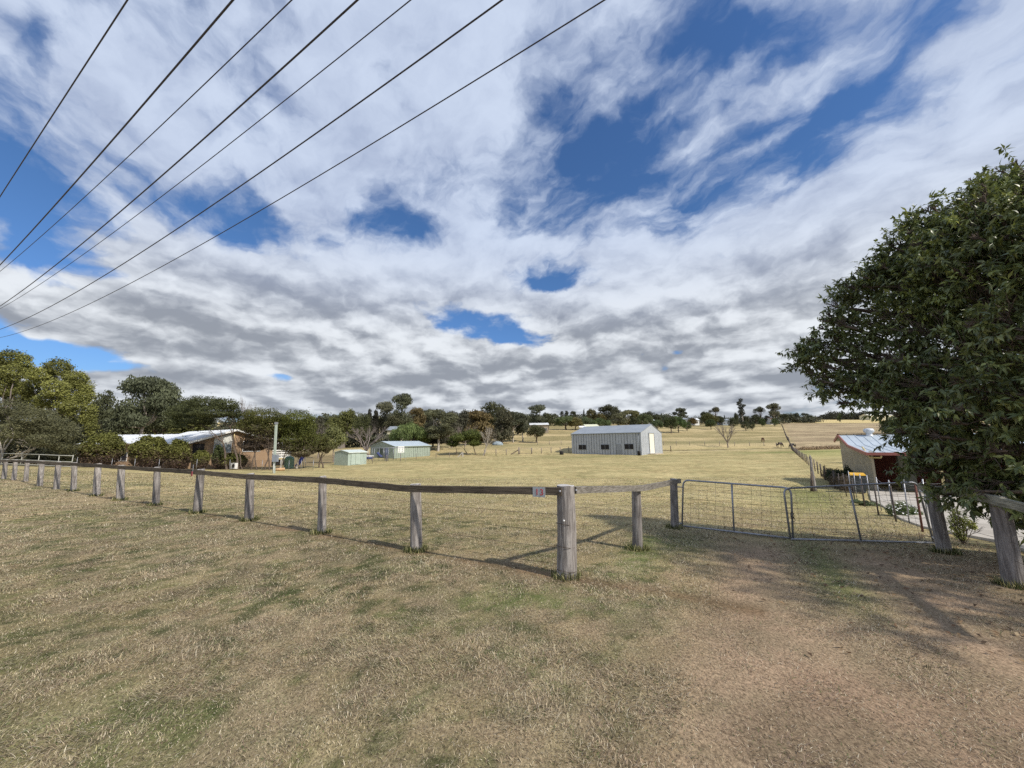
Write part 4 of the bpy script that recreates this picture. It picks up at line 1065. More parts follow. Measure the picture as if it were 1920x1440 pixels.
own_tree('leafy_tree', B, cl, [((0, 0, -.3), px_pt(15, 780, 64, B), [c[:3] for c in cl[:6]])], 11000, (.24, .15), (.18, .185, .055), 'yellow-green leafy tree cut by the left edge of the picture', seed=12, r0=.3, up=.6)
# feathery grey-olive tree with sprawling pale limbs, bottom left
B = gpt(2, 41)
cl = [px_clump(*a, base=B) for a in [(20, 765, 41, 90, 34), (60, 785, 40, 80, 40), (-20, 780, 41, 90, 50), (105, 800, 41, 80, 34), (40, 805, 40, 90, 36), (130, 815, 41, 50, 30), (85, 825, 40, 80, 28), (120, 838, 41, 56, 22), (20, 822, 42, 70, 24), (70, 800, 44, 120, 60), (115, 850, 44, 50, 22)]]
tg_ = [px_pt(*a, base=B) for a in [(30, 800, 41), (80, 820, 40), (110, 832, 40), (60, 845, 40), (20, 790, 42), (5, 770, 41)]]
own_tree('feathery_tree', B, cl, [(px_pt(2, 884, 41, B), px_pt(4, 850, 41, B), tg_[:1] + tg_[4:]), (px_pt(8, 872, 41, B), px_pt(18, 862, 40.6, B), tg_[1:4]), (px_pt(22, 876, 40.5, B), px_pt(34, 866, 40.3, B), [px_pt(72, 838, 40, B), px_pt(52, 850, 40, B)])],
         13000, (.22, .07), (.135, .135, .07), 'grey-olive feathery tree with sprawling pale limbs at the left edge behind the fence', seed=13, droop=.2, bark=m_barkp, r0=.16, tw=1)
B = gpt(55, 50); own_tree('evergreen_tree', B, [px_clump(*a, base=B) for a in [(30, 840, 50, 80, 60), (90, 850, 50, 90, 50), (130, 855, 51, 50, 44), (170, 830, 66, 70, 60)]], [], 5200, (.3, .2), (.04, .042, .024), 'near-black undergrowth tree behind the sprawling pale limbs', seed=14)
# three clipped-looking round bushes before the house, and smaller ones
gb_round = 'round bushes before the brick house'
BU = [(194, 806, 880, 100, 45.5, 'largest round bush, olive on top, left of three before the long white roof'),
      (281, 813, 880, 88, 45.2, 'middle round bush of the three, dark hollow in its front'),
      (337, 820, 880, 58, 44.8, 'smallest and most pointed of the three round bushes, before the porch'),
      (380, 842, 880, 38, 44.2, 'low olive bush just right of the pointed bush'),
      (413, 832, 880, 28, 46.5, 'small ball-headed green shrub before the house window'),
      (440, 848, 882, 60, 46.8, 'yellow-green low shrub against the orange brick wall'),
      (128, 862, 884, 50, 45, 'low yellow-green bush left of the largest round bush')]
for i, (u, vt, vb, wp, d, lab) in enumerate(BU):
    B = gpt(u, d); top = P(u, vt, d).z; h = top - B.z; r = wp / 2 * d / 723. / math.sqrt(1 + ((u - 960) / 723.) ** 2); rs = random.Random(i + 40); cl = [(0, 0, h * .44, r * .80, r * .80, h * .46)]
    for _ in range(26):
        a = rs.uniform(0, 6.28); z = rs.uniform(-.7, 1); q = math.sqrt(1 - z * z); cl.append((math.cos(a) * q * r * .66, math.sin(a) * q * r * .66, h * .46 + z * h * .40, r * .26, r * .26, h * .10))
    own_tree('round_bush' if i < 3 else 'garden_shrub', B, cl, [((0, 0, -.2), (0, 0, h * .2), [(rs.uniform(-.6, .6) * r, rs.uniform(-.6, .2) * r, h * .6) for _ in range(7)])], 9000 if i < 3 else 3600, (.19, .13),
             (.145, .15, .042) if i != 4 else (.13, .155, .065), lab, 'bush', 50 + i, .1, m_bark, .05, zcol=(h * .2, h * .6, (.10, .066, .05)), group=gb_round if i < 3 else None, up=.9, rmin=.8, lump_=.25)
# tea trees round the house gable
B = gpt(430, 45.5)
cl = [px_clump(*a, base=B) for a in [(385, 758, 46, 80, 30), (345, 775, 47, 70, 32), (420, 760, 45.5, 60, 28), (400, 775, 45, 90, 26), (330, 795, 47, 50, 24), (440, 775, 45.5, 30, 34), (375, 790, 46, 60, 22), (360, 765, 49, 60, 40)]]
own_tree('tea_tree', B, cl, [((0, 0, -.2), px_pt(418, 830, 45.5, B), [px_pt(390, 800, 46, B), px_pt(410, 780, 45.5, B), px_pt(370, 792, 46, B), px_pt(350, 800, 47, B)]), (px_pt(446, 884, 45.6, B), px_pt(436, 815, 45.5, B), [px_pt(415, 790, 45.5, B), px_pt(440, 785, 45.5, B), px_pt(425, 770, 45.5, B)])],
         13000, (.17, .08), (.082, .092, .036), 'umbrella-crowned tea tree leaning over the white roof of the brick house', seed=21, bark=m_bark, r0=.12, tw=2, flat=.4, up=.6)
B = gpt(488, 46)
cl = [px_clump(*a, base=B) for a in [(495, 782, 46.5, 80, 34), (478, 800, 46, 70, 38), (515, 800, 46.5, 56, 44), (462, 790, 47, 40, 44), (500, 818, 47, 74, 34), (480, 836, 47, 56, 26), (512, 835, 47, 40, 24), (462, 832, 47.5, 30, 30)]]
fts = [(455, 884), (470, 886), (482, 886), (496, 885), (505, 884)]
own_tree('tea_tree', B, cl, [(px_pt(u, v, 46, B), px_pt(u + dx, 850, 46, B), [px_pt(u + dx + e, 815, 46 + e * .02, B) for e in (-14, 0, 13)]) for (u, v), dx in zip(fts, (-6, 8, -4, 8, -3))],
         11000, (.17, .08), (.105, .11, .03), 'many-stemmed tea tree left of the pale meter pole', seed=22, bark=m_bark, r0=.075, tw=5, flat=.3, zcol=(px_clump(480, 828, 46, 1, 1, B)[2], px_clump(480, 795, 46, 1, 1, B)[2], (.10, .075, .055)), up=.6)
B = gpt(560, 47)
cl = [px_clump(*a, base=B) for a in [(558, 787, 47, 70, 36), (540, 802, 47, 50, 44), (576, 808, 47, 40, 56), (560, 822, 47.5, 70, 46), (580, 832, 47.5, 34, 44), (566, 848, 47.5, 50, 26), (548, 838, 47, 50, 24)]]
own_tree('tea_tree', B, cl, [(px_pt(524, 882, 46.6, B), px_pt(532, 858, 46.8, B), [px_pt(545, 835, 47, B), px_pt(540, 815, 47, B), px_pt(556, 828, 47, B)]), (px_pt(556, 878, 47.4, B), px_pt(560, 860, 47.3, B), [px_pt(570, 835, 47, B), px_pt(556, 815, 47, B)])],
         12000, (.17, .08), (.11, .125, .03), 'rounded bright olive tea tree right of the meter pole', seed=23, bark=m_barkp, r0=.11, tw=4, flat=.3, zcol=(px_clump(560, 858, 47, 1, 1, B)[2], px_clump(560, 820, 47, 1, 1, B)[2], (.11, .085, .062)), up=.6)
B = gpt(600, 50)
cl = [px_clump(*a, base=B) for a in [(602, 825, 50, 34, 22), (612, 838, 50, 26, 20), (594, 838, 50, 22, 22)]]
own_tree('small_tree', B, cl, [(px_pt(598, 880, 50, B), px_pt(600, 862, 50, B), [c[:3] for c in cl]), (px_pt(606, 877, 50, B), px_pt(602, 860, 50, B), [px_pt(608, 842, 50, B)])], 2800, (.18, .10), (.115, .12, .04), 'small scrubby tree with a leaning brown trunk left of the small shed', seed=24, bark=m_bark, r0=.1, tw=2, zcol=(px_clump(600, 858, 50, 1, 1, B)[2], px_clump(600, 835, 50, 1, 1, B)[2], (.12, .09, .07)))
B = gpt(625, 62)
cl = [px_clump(*a, base=B) for a in [(625, 810, 62, 34, 24), (640, 822, 62, 24, 22), (612, 822, 62, 22, 20), (628, 830, 62, 34, 20)]]
own_tree('sapling', B, cl, [(px_pt(625, 866, 62, B), px_pt(625, 845, 62, B), [c[:3] for c in cl] + [px_pt(635, 832, 62, B), px_pt(615, 830, 62, B)])], 1800, (.22, .13), (.20, .21, .08), 'sparse yellow-green sapling behind the small green shed', seed=25, bark=m_barkg, r0=.09, rmin=.2)
# low tea trees in the middle
B = gpt(865, 85)
cl = [px_clump(*a, base=B) for a in [(862, 822, 85, 36, 20), (850, 832, 85, 22, 20), (885, 816, 85, 36, 22), (890, 830, 85, 24, 24)]]
own_tree('tea_tree', B, cl, [(px_pt(856, 858, 85, B), px_pt(856, 845, 85, B), [cl[1][:3]]), (px_pt(880, 858, 85, B), px_pt(872, 845, 85, B), [cl[0][:3], px_pt(862, 835, 85, B)]), (px_pt(892, 856, 85, B), px_pt(889, 842, 85, B), [cl[2][:3], cl[3][:3]])], 6000, (.26, .13), (.095, .115, .03), 'low spreading bright olive tea tree with bent stems in mid paddock', seed=26, bark=m_bark, r0=.12, tw=2, flat=.5, up=.7)
B = gpt(908, 84); o = empty('dead_tree', B, 0, 'pale dead leaning tree right of the low tea trees', 'tree'); mb = MB(); rs = random.Random(8)
a0 = Vector(px_pt(905, 857, 84, B)); a1 = Vector(px_pt(912, 836, 84, B)); mb.tube([a0, a0.lerp(a1, .5) + Vector((.15, 0, 0)), a1], [.2, .15, .11], 7, False)
for u, v in ((908, 810), (915, 806), (922, 815), (928, 822), (902, 815), (918, 812)):
    t_ = Vector(px_pt(u, v, 84, B)); twigs(mb, a1, (t_ - a1), (t_ - a1).length * .6, .07, 3, rs, .45)
mb.build('trunk_and_branches', m_barkp, o)
fol('crown', [px_clump(915, 825, 84, 24, 26, B), px_clump(924, 815, 85, 20, 30, B)], 900, (.2, .07), (.15, .13, .10), 5, parent=o, rmin=.1)
B = gpt(1365, 112); o = tree('bare', 1364, 795, 104, 42, 'lone leafless tree with fanned pale twigs in the hill paddock', 'bare_tree', 'tree', None, 1)
B = gpt(1673, 45); own_tree('green_bush', B, [px_clump(*a, base=B) for a in [(1675, 796, 45, 44, 28), (1665, 803, 45, 30, 22), (1690, 805, 45, 40, 30)]], [], 3800, (.16, .1), (.11, .13, .065), 'light green bush beyond the garage roof at the edge of the big tree', 'bush', 27)

# ================================================================== buildings
m_corr = pmat('zinc_sheet', (.43, .46, .50), .55, .08, .08, 1.2, spec=.4)
m_zroof = pmat('zinc_roof', (.29, .32, .35), .5, .1, .08, .6)
m_grn = pmat('green_sheet', (.34, .40, .34), .6, .05, .06, 1.5); m_grnroof = pmat('pale_roof_sheet', (.46, .53, .58), .5, .1, .06, 1)
m_pgrn = pmat('pale_green_sheet', (.42, .50, .44), .6, .05, .06, 1.5); m_pgroof = pmat('pale_green_roof', (.62, .68, .64), .5, .1, .06, 1)
m_wroof = pmat('white_roof_sheet', (.72, .74, .76), .5, .05, .06, .8); m_cream = pmat('cream_sheet', (.62, .58, .42), .6, .0, .06, 2)
m_tan = pmat('tan_sheet', (.36, .32, .235), .65, 0, .08, 2); m_redtrim = pmat('red_trim', (.30, .11, .09), .5, 0, .1, 4); m_blueroof = pmat('blue_grey_roof', (.47, .53, .58), .45, .1, .07, 1)
m_conc = pmat('concrete', (.46, .42, .36), .9, 0, .14, 1.3, dirt=.3); m_creamtrim = pmat('cream_trim', (.62, .52, .27), .6)


def along(org, ang, u):
    """distance along a wall line (from org, heading ang) at which the sight line of column u crosses it"""
    r = ray(u, 830); dx, dy = r[0], r[1]; ex, ey = math.cos(ang), math.sin(ang)
    # org + s*e = k*(dx,dy)
    det = ex * (-dy) - ey * (-dx); return (-org[0] * (-dy) + org[1] * (-dx)) / det


def zat(org, ang, s, v, u):
    d = org[1] + math.sin(ang) * s; return P(u, v, d).z


def ribbed(mb, x0, x1, z0, z1, y, face, pitch=.38, dep=.035, axis='x'):
    """profiled sheet standing on its edge; face = -1 or +1 side"""
    n = max(2, int((x1 - x0) / (pitch / 4))); vs = []; fs = []
    for i in range(n + 1):
        x = x0 + (x1 - x0) * i / n; yy = y + face * dep * (1 if i % 4 in (1, 2) else 0)
        p = [(x, yy, z0), (x, yy, z1)] if axis == 'x' else [(yy, x, z0), (yy, x, z1)]; vs += p
    for i in range(n): fs.append((2 * i, 2 * i + 2, 2 * i + 3, 2 * i + 1))
    mb.add(vs, fs)


def gable(name, label, cat, org, ang, L, Wd, eave, rise, mw, mr, over=.25, rib=0.0, base_z=None, trim=None):
    """gable-roofed building: local x along the ridge, y to the back; walls, roof, gutter"""
    z = base_z if base_z is not None else h1(org[0], org[1])
    o = empty(name, (org[0], org[1], z), ang, label, cat)
    sk = -.8; m = MB(); m.prism([(0, sk), (Wd, sk), (Wd, eave), (Wd / 2, eave + rise), (0, eave)], 0, L)
    if rib:
        ribbed(m, .02, L - .02, sk, eave - .05, 0, -1, rib, .004); ribbed(m, .02, Wd - .02, sk, eave - .05, L, 1, rib, .007, axis='y')
    m.build('wall', mw, o)
    th = .07; r = MB(); k = rise / (Wd / 2); e = over
    for s_ in (-1, 1):
        y0 = Wd / 2; y1 = -e if s_ < 0 else Wd + e; ze = eave - k * e
        pr = [(y0, eave + rise + .012), (y1, ze + .012), (y1, ze + th), (y0, eave + rise + th)]
        if s_ > 0: pr = pr[::-1]
        r.prism(pr, -e, L + e)
        n = int(L / .76)
        for i in range(n + 1):
            x = L * i / n; r.beam((x, y1 * .98 + y0 * .02, ze + th + .01), (x, y0, eave + rise + th + .01), .06, .03)
    r.build('roof', mr, o)
    g_ = MB(); g_.box((-e, -e - .1, eave - k * e - .06), (L + e, -e, eave - k * e + .06)); g_.build('gutter', trim or mr, o)
    return o


def window(par, x0, x1, z0, z1, y=-.05, split=2, axis='x', fr=m_white, fw=.05, gl=None, sgn=1):
    m = MB()
    def bx_(a, b_, c, d, y0, y1): 
        if axis == 'x': m.box((a, y0, c), (b_, y1, d))
        else: m.box((y0, a, c), (y1, b_, d))
    ya, yb = (y - .03, y + .05) if sgn > 0 else (y - .05, y + .03)
    bx_(x0 - fw, x1 + fw, z1, z1 + fw, ya, yb); bx_(x0 - fw, x1 + fw, z0 - fw, z0, ya, yb)
    for i in range(split + 1):
        xc = x0 + (x1 - x0) * i / split; a = xc - fw * (1 if i == 0 else .5); b_ = a + fw; bx_(a, b_, z0, z1, ya, yb)
    w_ = m.build('window', fr, par); p = MB(); m = p; bx_(x0, x1, z0, z1, y - .01, y + .03); p.build('pane', gl or m_glass, w_)
    return w_


# big zinc shed
BS = P(1071, 853, 88); A0 = (13.3, 88.0); A1 = (25.7, 78.0); an = math.atan2(A1[1] - A0[1], A1[0] - A0[0]); L = math.hypot(A1[0] - A0[0], A1[1] - A0[1]); zb = P(1204, 853, 78).z
sh = gable('corrugated_shed', 'large grey corrugated shed with three dark windows and a tall cream door in its end', 'shed', A0, an, L, 12.6, 4.45, 1.75, m_corr, m_zroof, .12, .62, base_z=zb)
def fz(s, v, u): return P(u, v, A0[1] + math.sin(an) * s).z - zb
for u0, u1, v0, v1 in ((1086, 1098.2, 834.7, 842.3), (1127.7, 1140.9, 834.2, 842), (1172, 1186.6, 833.2, 841.5)):
    s0, s1 = along(A0, an, u0), along(A0, an, u1); sm_ = (s0 + s1) / 2; um = (u0 + u1) / 2
    s0, s1 = s0 - .12, s1 + .12; v0 -= .5; v1 += .5
    window(sh, s0, s1, fz(sm_, v1, um), fz(sm_, v0, um), -.06, 2, fw=.04, gl=m_dark, fr=m_zroof)
s0, s1 = along(A0, an, 1155.8), along(A0, an, 1163.6); m = MB(); m.box((s0, -.075, .0), (s1, -.04, fz(s0, 833.5, 1160))); dr = m.build('door', pmat('grey_door', (.30, .32, .35), .6), sh)
MB().box((s0 - .1, -.10, fz(s0, 833.5, 1160)), (s1 + .1, -.04, fz(s0, 833.5, 1160) + .08)).build('lintel', m_zroof, dr)
e0 = A1; ea = an + math.pi / 2; y0, y1 = along(e0, ea, 1217.2), along(e0, ea, 1226.2)
m = MB(); zt = P(1221, 812.5, A1[1] + math.sin(ea) * (y0 + y1) / 2).z - zb; m.box((L + .005, y0, 0.1), (L + .05, y1, zt)); rd = m.build('roller_door', pmat('cream_door', (.80, .77, .66), .5, 0, .04, 2), sh)
m = MB(); m.box((L + .03, y0 - .12, 0), (L + .13, y0, zt + .12)); m.box((L + .03, y1, 0), (L + .13, y1 + .12, zt + .12)); m.box((L + .03, y0, zt), (L + .13, y1, zt + .12)); m.build('door_frame', m_zroof, rd)
m = MB(); m.tube([(L - .5, -.12, 4.2), (L - .5, -.12, 0)], .05, 8); m.build('downpipe', m_zroof, sh)
m = MB(); m.box((L + .1, y0 - 1.2, .0), (L + 1.6, y1 + .8, .16)); m.build('threshold_slab', m_conc, sh)
o = empty('drum', gpt(1197, 77.0), 0, 'dark drum standing at the near corner of the big grey shed', 'drum'); MB().lathe((0, 0, -.05), [(.3, 0), (.3, .45), (.31, .46), (.3, .9), (.28, .92)], 14).build('barrel', m_dark, o)
o = empty('drum', gpt(1052.5, 84), 0, 'small dark drum on the grass left of the big grey shed', 'drum'); MB().lathe((0, 0, -.05), [(.4, 0), (.42, .3), (.42, .6), (.36, .8)], 14).build('barrel', m_dark, o)
# mound of bare earth by the shed door
# green sheds
G0 = (-23.0, 76.0); ga_ = math.atan2(8.2, 5.2); zb = P(741, 862.5, 76).z
gs_ = gable('green_shed', 'green metal shed with a pale roof behind the climbing frame', 'shed', G0, ga_, 9.7, 7.2, 2.62, .95, m_grn, m_grnroof, .2, .5, base_z=zb, trim=m_grn)
m = MB(); m.box((-.05, 2.2, 0), (-.02, 4.9, 2.2)); m.build('roller_door', pmat('dark_green_door', (.10, .13, .11), .6), gs_)
s0, s1 = along(G0, ga_, 747), along(G0, ga_, 758)
S0 = P(652, 872.5, 55); a_s = math.atan2(3.0, 1.4)
ss = gable('garden_shed', 'small pale green garden shed with closed double doors', 'shed', (S0.x, S0.y), a_s, 3.4, 2.7, 1.75, .30, m_pgrn, m_pgroof, .08, .25, base_z=S0.z, trim=m_pgroof)
m = MB()
m.box((.5, -.06, .05), (1.28, -.04, 1.6)); m.build('door', m_pgrn, ss); m = MB(); m.box((1.32, -.06, .05), (2.1, -.04, 1.6)); m.build('door', m_pgrn, ss)
# backboard
bb = P(752, 842.5, 74.0); o = empty('backboard', (bb.x, bb.y, gpt(752, 74).z), ga_, 'white board with grey outlines and rounded edge on a stand before the green shed wall', 'board'); zc_ = bb.z - o.location.z
m = MB(); m.box((-.75, -.03, zc_ - .62), (.75, .03, zc_ + .55)); pb = m.build('board', m_white, o)
m = MB(); gm = pmat('grey_marking', (.28, .33, .30), .7)
for x in (-.42, .30):
    m.box((x - .22, -.045, zc_ + .28), (x + .16, -.034, zc_ + .38)); m.box((x + .06, -.045, zc_ - .40), (x + .16, -.034, zc_ + .28)); m.box((x - .22, -.045, zc_ - .50), (x + .16, -.034, zc_ - .40)); m.box((x - .14, -.045, zc_ - .06), (x + .06, -.034, zc_ + .03))
m.build('marking', gm, pb); m = MB(); m.tube([(0, .1, -.1), (0, .1, zc_ - .3)], .05, 8); m.build('stand', m_galv, o)

# climbing frame (grey tube frames, blue net and ladder)
m_bluep = pmat('dull_blue', (.07, .09, .22), .6); fb_ = gpt(716, 67)
cf = empty('climbing_frame', fb_, R(12), 'grey tube climbing frame with a dull blue net ladder beside the green shed', 'play frame')
xs = [(u, P(u, 850, 67).x - fb_.x) for u in (692.5, 702.5, 711, 718.5, 721, 728, 737)]; ztop = P(716, 840, 67).z - fb_.z
for u, x in xs: MB().tube([(x, 0, -.1), (x, 0, ztop)], .035, 6).build('post', m_galv, cf)
for x in (xs[0][1], xs[3][1], xs[6][1]): MB().tube([(x + .3, 1.8, -.1), (x + .3, 1.8, ztop)], .035, 6).build('post', m_galv, cf)
m = MB(); x0_, x1_ = xs[0][1], xs[-1][1] + 2.4
for y in (0, 1.8): m.tube([(x0_, y, ztop), (x1_ if y == 0 else x1_ - 1, y, ztop)], .04, 6)
for i in range(12): x = x0_ + (x1_ - x0_) * i / 11; m.tube([(x, 0, ztop), (x, 1.8, ztop)], .025, 5)
m.build('top_rails', m_galv, cf)
m = MB(); xa, xb = xs[4][1], xs[5][1]
for i in range(9): m.tube([(xa, .02, ztop * i / 9 + .1), (xb, .02, ztop * i / 9 + .1)], .03, 5)
for i in range(5): x = xa + (xb - xa) * i / 4; m.tube([(x, .02, 0), (x, .02, ztop)], .018, 4)
m.build('net_ladder', m_bluep, cf)
m = MB(); m.tube([(xs[2][1] - .3, -.1, 1.4), (xs[2][1] + .3, -.1, .7), (xs[2][1] + .5, -.1, .9)], .22, 8); m.build('swing_seat', m_bluep, cf)
# little goal frame
b0 = gpt(757, 62); o = empty('goal_frame', b0, R(5), 'small thin black goal frame on the grass before the green shed', 'goal')
w_ = (762 - 753) * 62 / 723 / 2; hh = P(757, 857, 62).z - b0.z; m = MB(); m.tube([(-w_, 0, -.05), (-w_, 0, hh), (w_, 0, hh), (w_, 0, -.05)], .022, 6); m.build('frame', m_galv, o)
b0 = gpt(693, 74); o = empty('paddling_pool', b0, 0, 'white rimmed dark blue tub between the two green sheds', 'tub'); MB().lathe((0, 0, 0), [(.75, 0), (.8, .5)], 18).build('tub_wall', m_bluep, o); MB().lathe((0, 0, .5), [(.86, 0), (.88, .1), (.8, .16)], 18).build('rim', m_white, o)

# brick house
Hc = (-38.4, 46.0); ha = R(-29.9); HL = 13.; O0 = (Hc[0] + TR[0] * HL, Hc[1] + TR[1] * HL); zb = -1.42 + .0; HW = 9.8
ez = P(351, 829.7, 46.0).z - zb; rz_ = P(437, 806, Hc[1] + .867 * HW / 2).z - zb
m_hw = m_brick
ho = gable('brick_house', 'low orange brick house with a white metal roof and gable end behind the bushes', 'house', O0, ha, HL, HW, ez, rz_ - ez, m_hw, m_wroof, .55, 0, base_z=zb, trim=m_white)
ea = ha + math.pi / 2
def gy(u): return along(Hc, ea, u)
def gz(u, v): return P(u, v, Hc[1] + math.sin(ea) * gy(u)).z - zb
X = HL
m = MB(); m.box((X + .02, gy(362), .25), (X + .05, gy(384), gz(372, 832))); pr_ = m.build('porch_shade_panel', m_dark, ho)  # flat dark panel, the porch's shade put into its colour
m = MB(); m.box((X + .03, gy(357), gz(370, 831)), (X + .12, gy(385), gz(370, 826))); m.build('fascia', pmat('brown_fascia', (.20, .15, .11), .7), ho)
m = MB(); m.prism([(gy(401), gz(415, 831)), (gy(435), gz(415, 831)), (gy(435), gz(435, 812)), (gy(401), gz(401, 822))], X + .02, X + .06); m.build('gable_panel', pmat('off_white_board', (.62, .62, .58), .7), ho)
window(ho, gy(402), gy(434), gz(415, 848), gz(415, 832.5), X + .06, 4, axis='y', sgn=-1, gl=pmat('curtained_glass', (.22, .25, .27), .3, 0, .3, 2))
window(ho, gy(456), gy(488), gz(470, 846), gz(470, 828), X + .06, 3, axis='y', sgn=-1)
m = MB(); k = (rz_ - ez) / (HW / 2)
for y0_, y1_ in ((-.55, HW / 2), (HW + .55, HW / 2)):
    z0_ = ez - k * .55; m.beam((X + .56, y0_, z0_ - .02), (X + .56, y1_, rz_ - .02), .05, .22)
m.build('barge_board', m_white, ho)
m = MB(); m.tube([(X + .15, gy(437), 0), (X + .15, gy(437), rz_ - .3)], .05, 8); m.build('downpipe', m_creamtrim, ho)
# eaves shade wall under the front gutter is real; front windows
for a_, b_ in ((2, 4), (6.5, 8.6)): window(ho, a_, b_, 1.0, 2.2, -.03, 2, fr=m_white)
# rear deck with white rails
dk0 = P(499, 860, 55.5); dk1 = P(541, 860, 57); dv = (dk1 - dk0); dv.z = 0; dl = dv.length; da = math.atan2(dv.y, dv.x)
lz = gpt(515, 56).z
dk = empty('veranda_deck', (dk0.x, dk0.y, lz), da, 'raised veranda with four white rails under a thin flat roof behind the meter pole', 'veranda')
m = MB(); m.box((-.1, 0, dk0.z - lz - .15), (dl + .1, 3.2, dk0.z - lz)); m.build('floor', m_creamtrim, dk)
for v in (858, 853.5, 849.3, 845): z_ = P(499, v, 55.5).z - lz; MB().box((-.1, -.05, z_ - .10), (dl + .1, 0, z_ + .08)).build('rail', m_white, dk)
zt = P(499, 823.5, 55.5).z - lz
m = MB(); m.box((-1.5, -.3, zt - .08), (dl + .6, 3.4, zt + .12)); m.build('roof', m_wroof, dk)
for i in range(4): x = dl * i / 3; MB().box((x - .05, .01, -.3), (x + .05, .11, zt - .08)).build('post', m_white, dk)
m = MB(); m.box((-.5, 3.25, 0), (dl + .5, 3.4, zt - .1)); m.build('back_wall', pmat('grey_wall', (.30, .31, .32), .8, 0, .3, 1), dk)
# long left wing
Wl = P(146, 860, 55); zb2 = -1.42; e2 = P(230, 831, 55).z - zb2; r2 = P(230, 816, 59.4).z - zb2
wg = gable('brick_house_wing', 'long low wing with a pale ribbed roof left of the gabled brick house', 'house', (Wl.x + .3, 55), 0, 12.6, 8.8, e2, r2 - e2, m_brick, m_wroof, .45, 0, base_z=zb2, trim=pmat('brown_gutter', (.22, .17, .14), .6))
for a_ in (1.5, 5.0, 8.5): window(wg, a_, a_ + 1.6, 1.0, 2.1, -.03, 2)
# air-conditioner, tank, slide
o = empty('air_conditioner', gpt(443, 45.2), R(-25), 'small white air-conditioner box on the ground by the brick wall', 'air conditioner'); MB().box((-.42, -.15, .1), (.42, .15, .75)).build('casing', m_white, o); MB().lathe((0, 0, 0), [(.24, 0), (.22, .03)], 16).build('fan_grille', m_dark, o)
f_ = [c for c in o.children if c.name.startswith('fan_grille')][0]; f_.rotation_euler = (R(90), 0, 0); f_.location = (.1, -.15, .42)
b0 = gpt(545, 49.5); o = empty('water_tank', b0, 0, 'squat green corrugated water tank right of the meter pole', 'tank'); hh = P(545, 857, 49.5).z - b0.z; r_ = 8 * 49.5 / 723 * 1.0; prof = []
for i in range(25): prof.append((r_ * (1 + .02 * math.sin(i * math.pi)), 0) if False else (r_ + .018 * (i % 2), -.1 + hh * i / 26))
prof += [(r_ * .8, hh * 1.02), (.1, hh * 1.1)]; MB().lathe((0, 0, 0), prof, 28).build('tank_body', pmat('tank_green', (.20, .36, .26), .5, .1, .1, 3), o)
a0 = P(568, 857, 50); a1 = P(556, 875, 50); b0 = gpt(560, 50); o = empty('slide', b0, 0, 'bright blue plastic slide leaning behind the yard fence', 'slide')
m = MB(); dd_ = [(a1 - b0).lerp(a0 - b0, s) + Vector((0, 0, -.12 * math.sin(math.pi * s))) for s in np.linspace(0, 1, 8)]
for i in range(7): m.beam(dd_[i], dd_[i + 1], .5, .05); m.beam(dd_[i] + Vector((0, .25, .1)), dd_[i + 1] + Vector((0, .25, .1)), .05, .2); m.beam(dd_[i] + Vector((0, -.25, .1)), dd_[i + 1] + Vector((0, -.25, .1)), .05, .2)
m.build('chute', pmat('slide_blue', (.02, .06, .55), .4), o)
m = MB(); t0 = a0 - b0
for y in (-.25, .25): m.tube([(t0.x + .1, y, t0.z), (t0.x + .35, y, -.1)], .03, 6)
m.build('ladder', m_galv, o)
# meter pole
b0 = P(513.5, 888, 41); b0 = hit(513.5, 887.5); tp = P(518, 795, b0.y); o = empty('meter_pole', b0, 0, 'pale square steel pole with a grey meter box in front of the tea trees', 'pole')
lean = tp - b0; hh = lean.length; s_ = b0.y / 723
m = MB(); m.beam((0, 0, -.2), lean, 3.2 * s_, 3.2 * s_, (0, 1, 0)); m.build('pole', pmat('pole_green_grey', (.38, .44, .39), .7, 0, .15, 6), o)
m = MB(); bx = P(519, 859, b0.y) - b0; wb = 5.0 * s_; m.box((bx.x - wb, -.34, bx.z - 6.2 * s_), (bx.x + wb, -.12, bx.z + 6.2 * s_)); mbx = m.build('meter_box', pmat('meter_grey', (.24, .27, .32), .5, .1), o)
m = MB(); m.tube([(bx.x - wb * .4, -.2, bx.z - 6.2 * s_), (bx.x - wb * .4, -.2, -.1)], .03, 6); m.build('conduit', m_white, o)
m = MB(); m.box((lean.x - 2.2 * s_, -.12, lean.z - .02), (lean.x + 2.2 * s_, .12, lean.z + .18)); m.build('pole_cap', m_galv, o)
# cut log
o = empty('log', gpt(528, 43.2), R(30), 'short cut log lying by the yard fence', 'log'); MB().tube([(-.5, 0, .15), (.5, 0, .17)], .17, 12).build('log_body', pmat('cut_log', (.48, .32, .18), .9, 0, .3, 8), o)


# ---- wire fences
def wire_fence(name, label, pts, h, pr, mat, nw, pm=None, rail=None, wr=.006, seed=0, lean=.03):
    """posts at the world points pts, nw wires between them"""
    o = empty(name, pts[0], 0, label, 'fence'); b = Vector(pts[0]); rs = random.Random(seed)
    tops_ = []
    for p in pts:
        p = Vector(p); l_ = Vector((rs.uniform(-lean, lean), rs.uniform(-lean, lean), 0)) * h; hh = h * rs.uniform(.93, 1.06)
        m = MB(); m.tube([p - b + Vector((0, 0, -.15)), p - b + l_ + Vector((0, 0, hh))], [pr * 1.05, pr], 6, True); m.build('post', mat, o); tops_.append((p - b, p - b + l_ + Vector((0, 0, h))))
    m = MB()
    for k in range(nw):
        f = .96 * (k + 1) / nw; m.tube([a.lerp(c, f) for a, c in tops_], wr, 3, False)
    if nw: m.build('wires', pm or m_wire, o)
    if rail:
        for f in rail: m = MB(); m.tube([a.lerp(c, f) for a, c in tops_], .045, 6); m.build('rail', m_white if mat is m_white else mat, o)
    return o


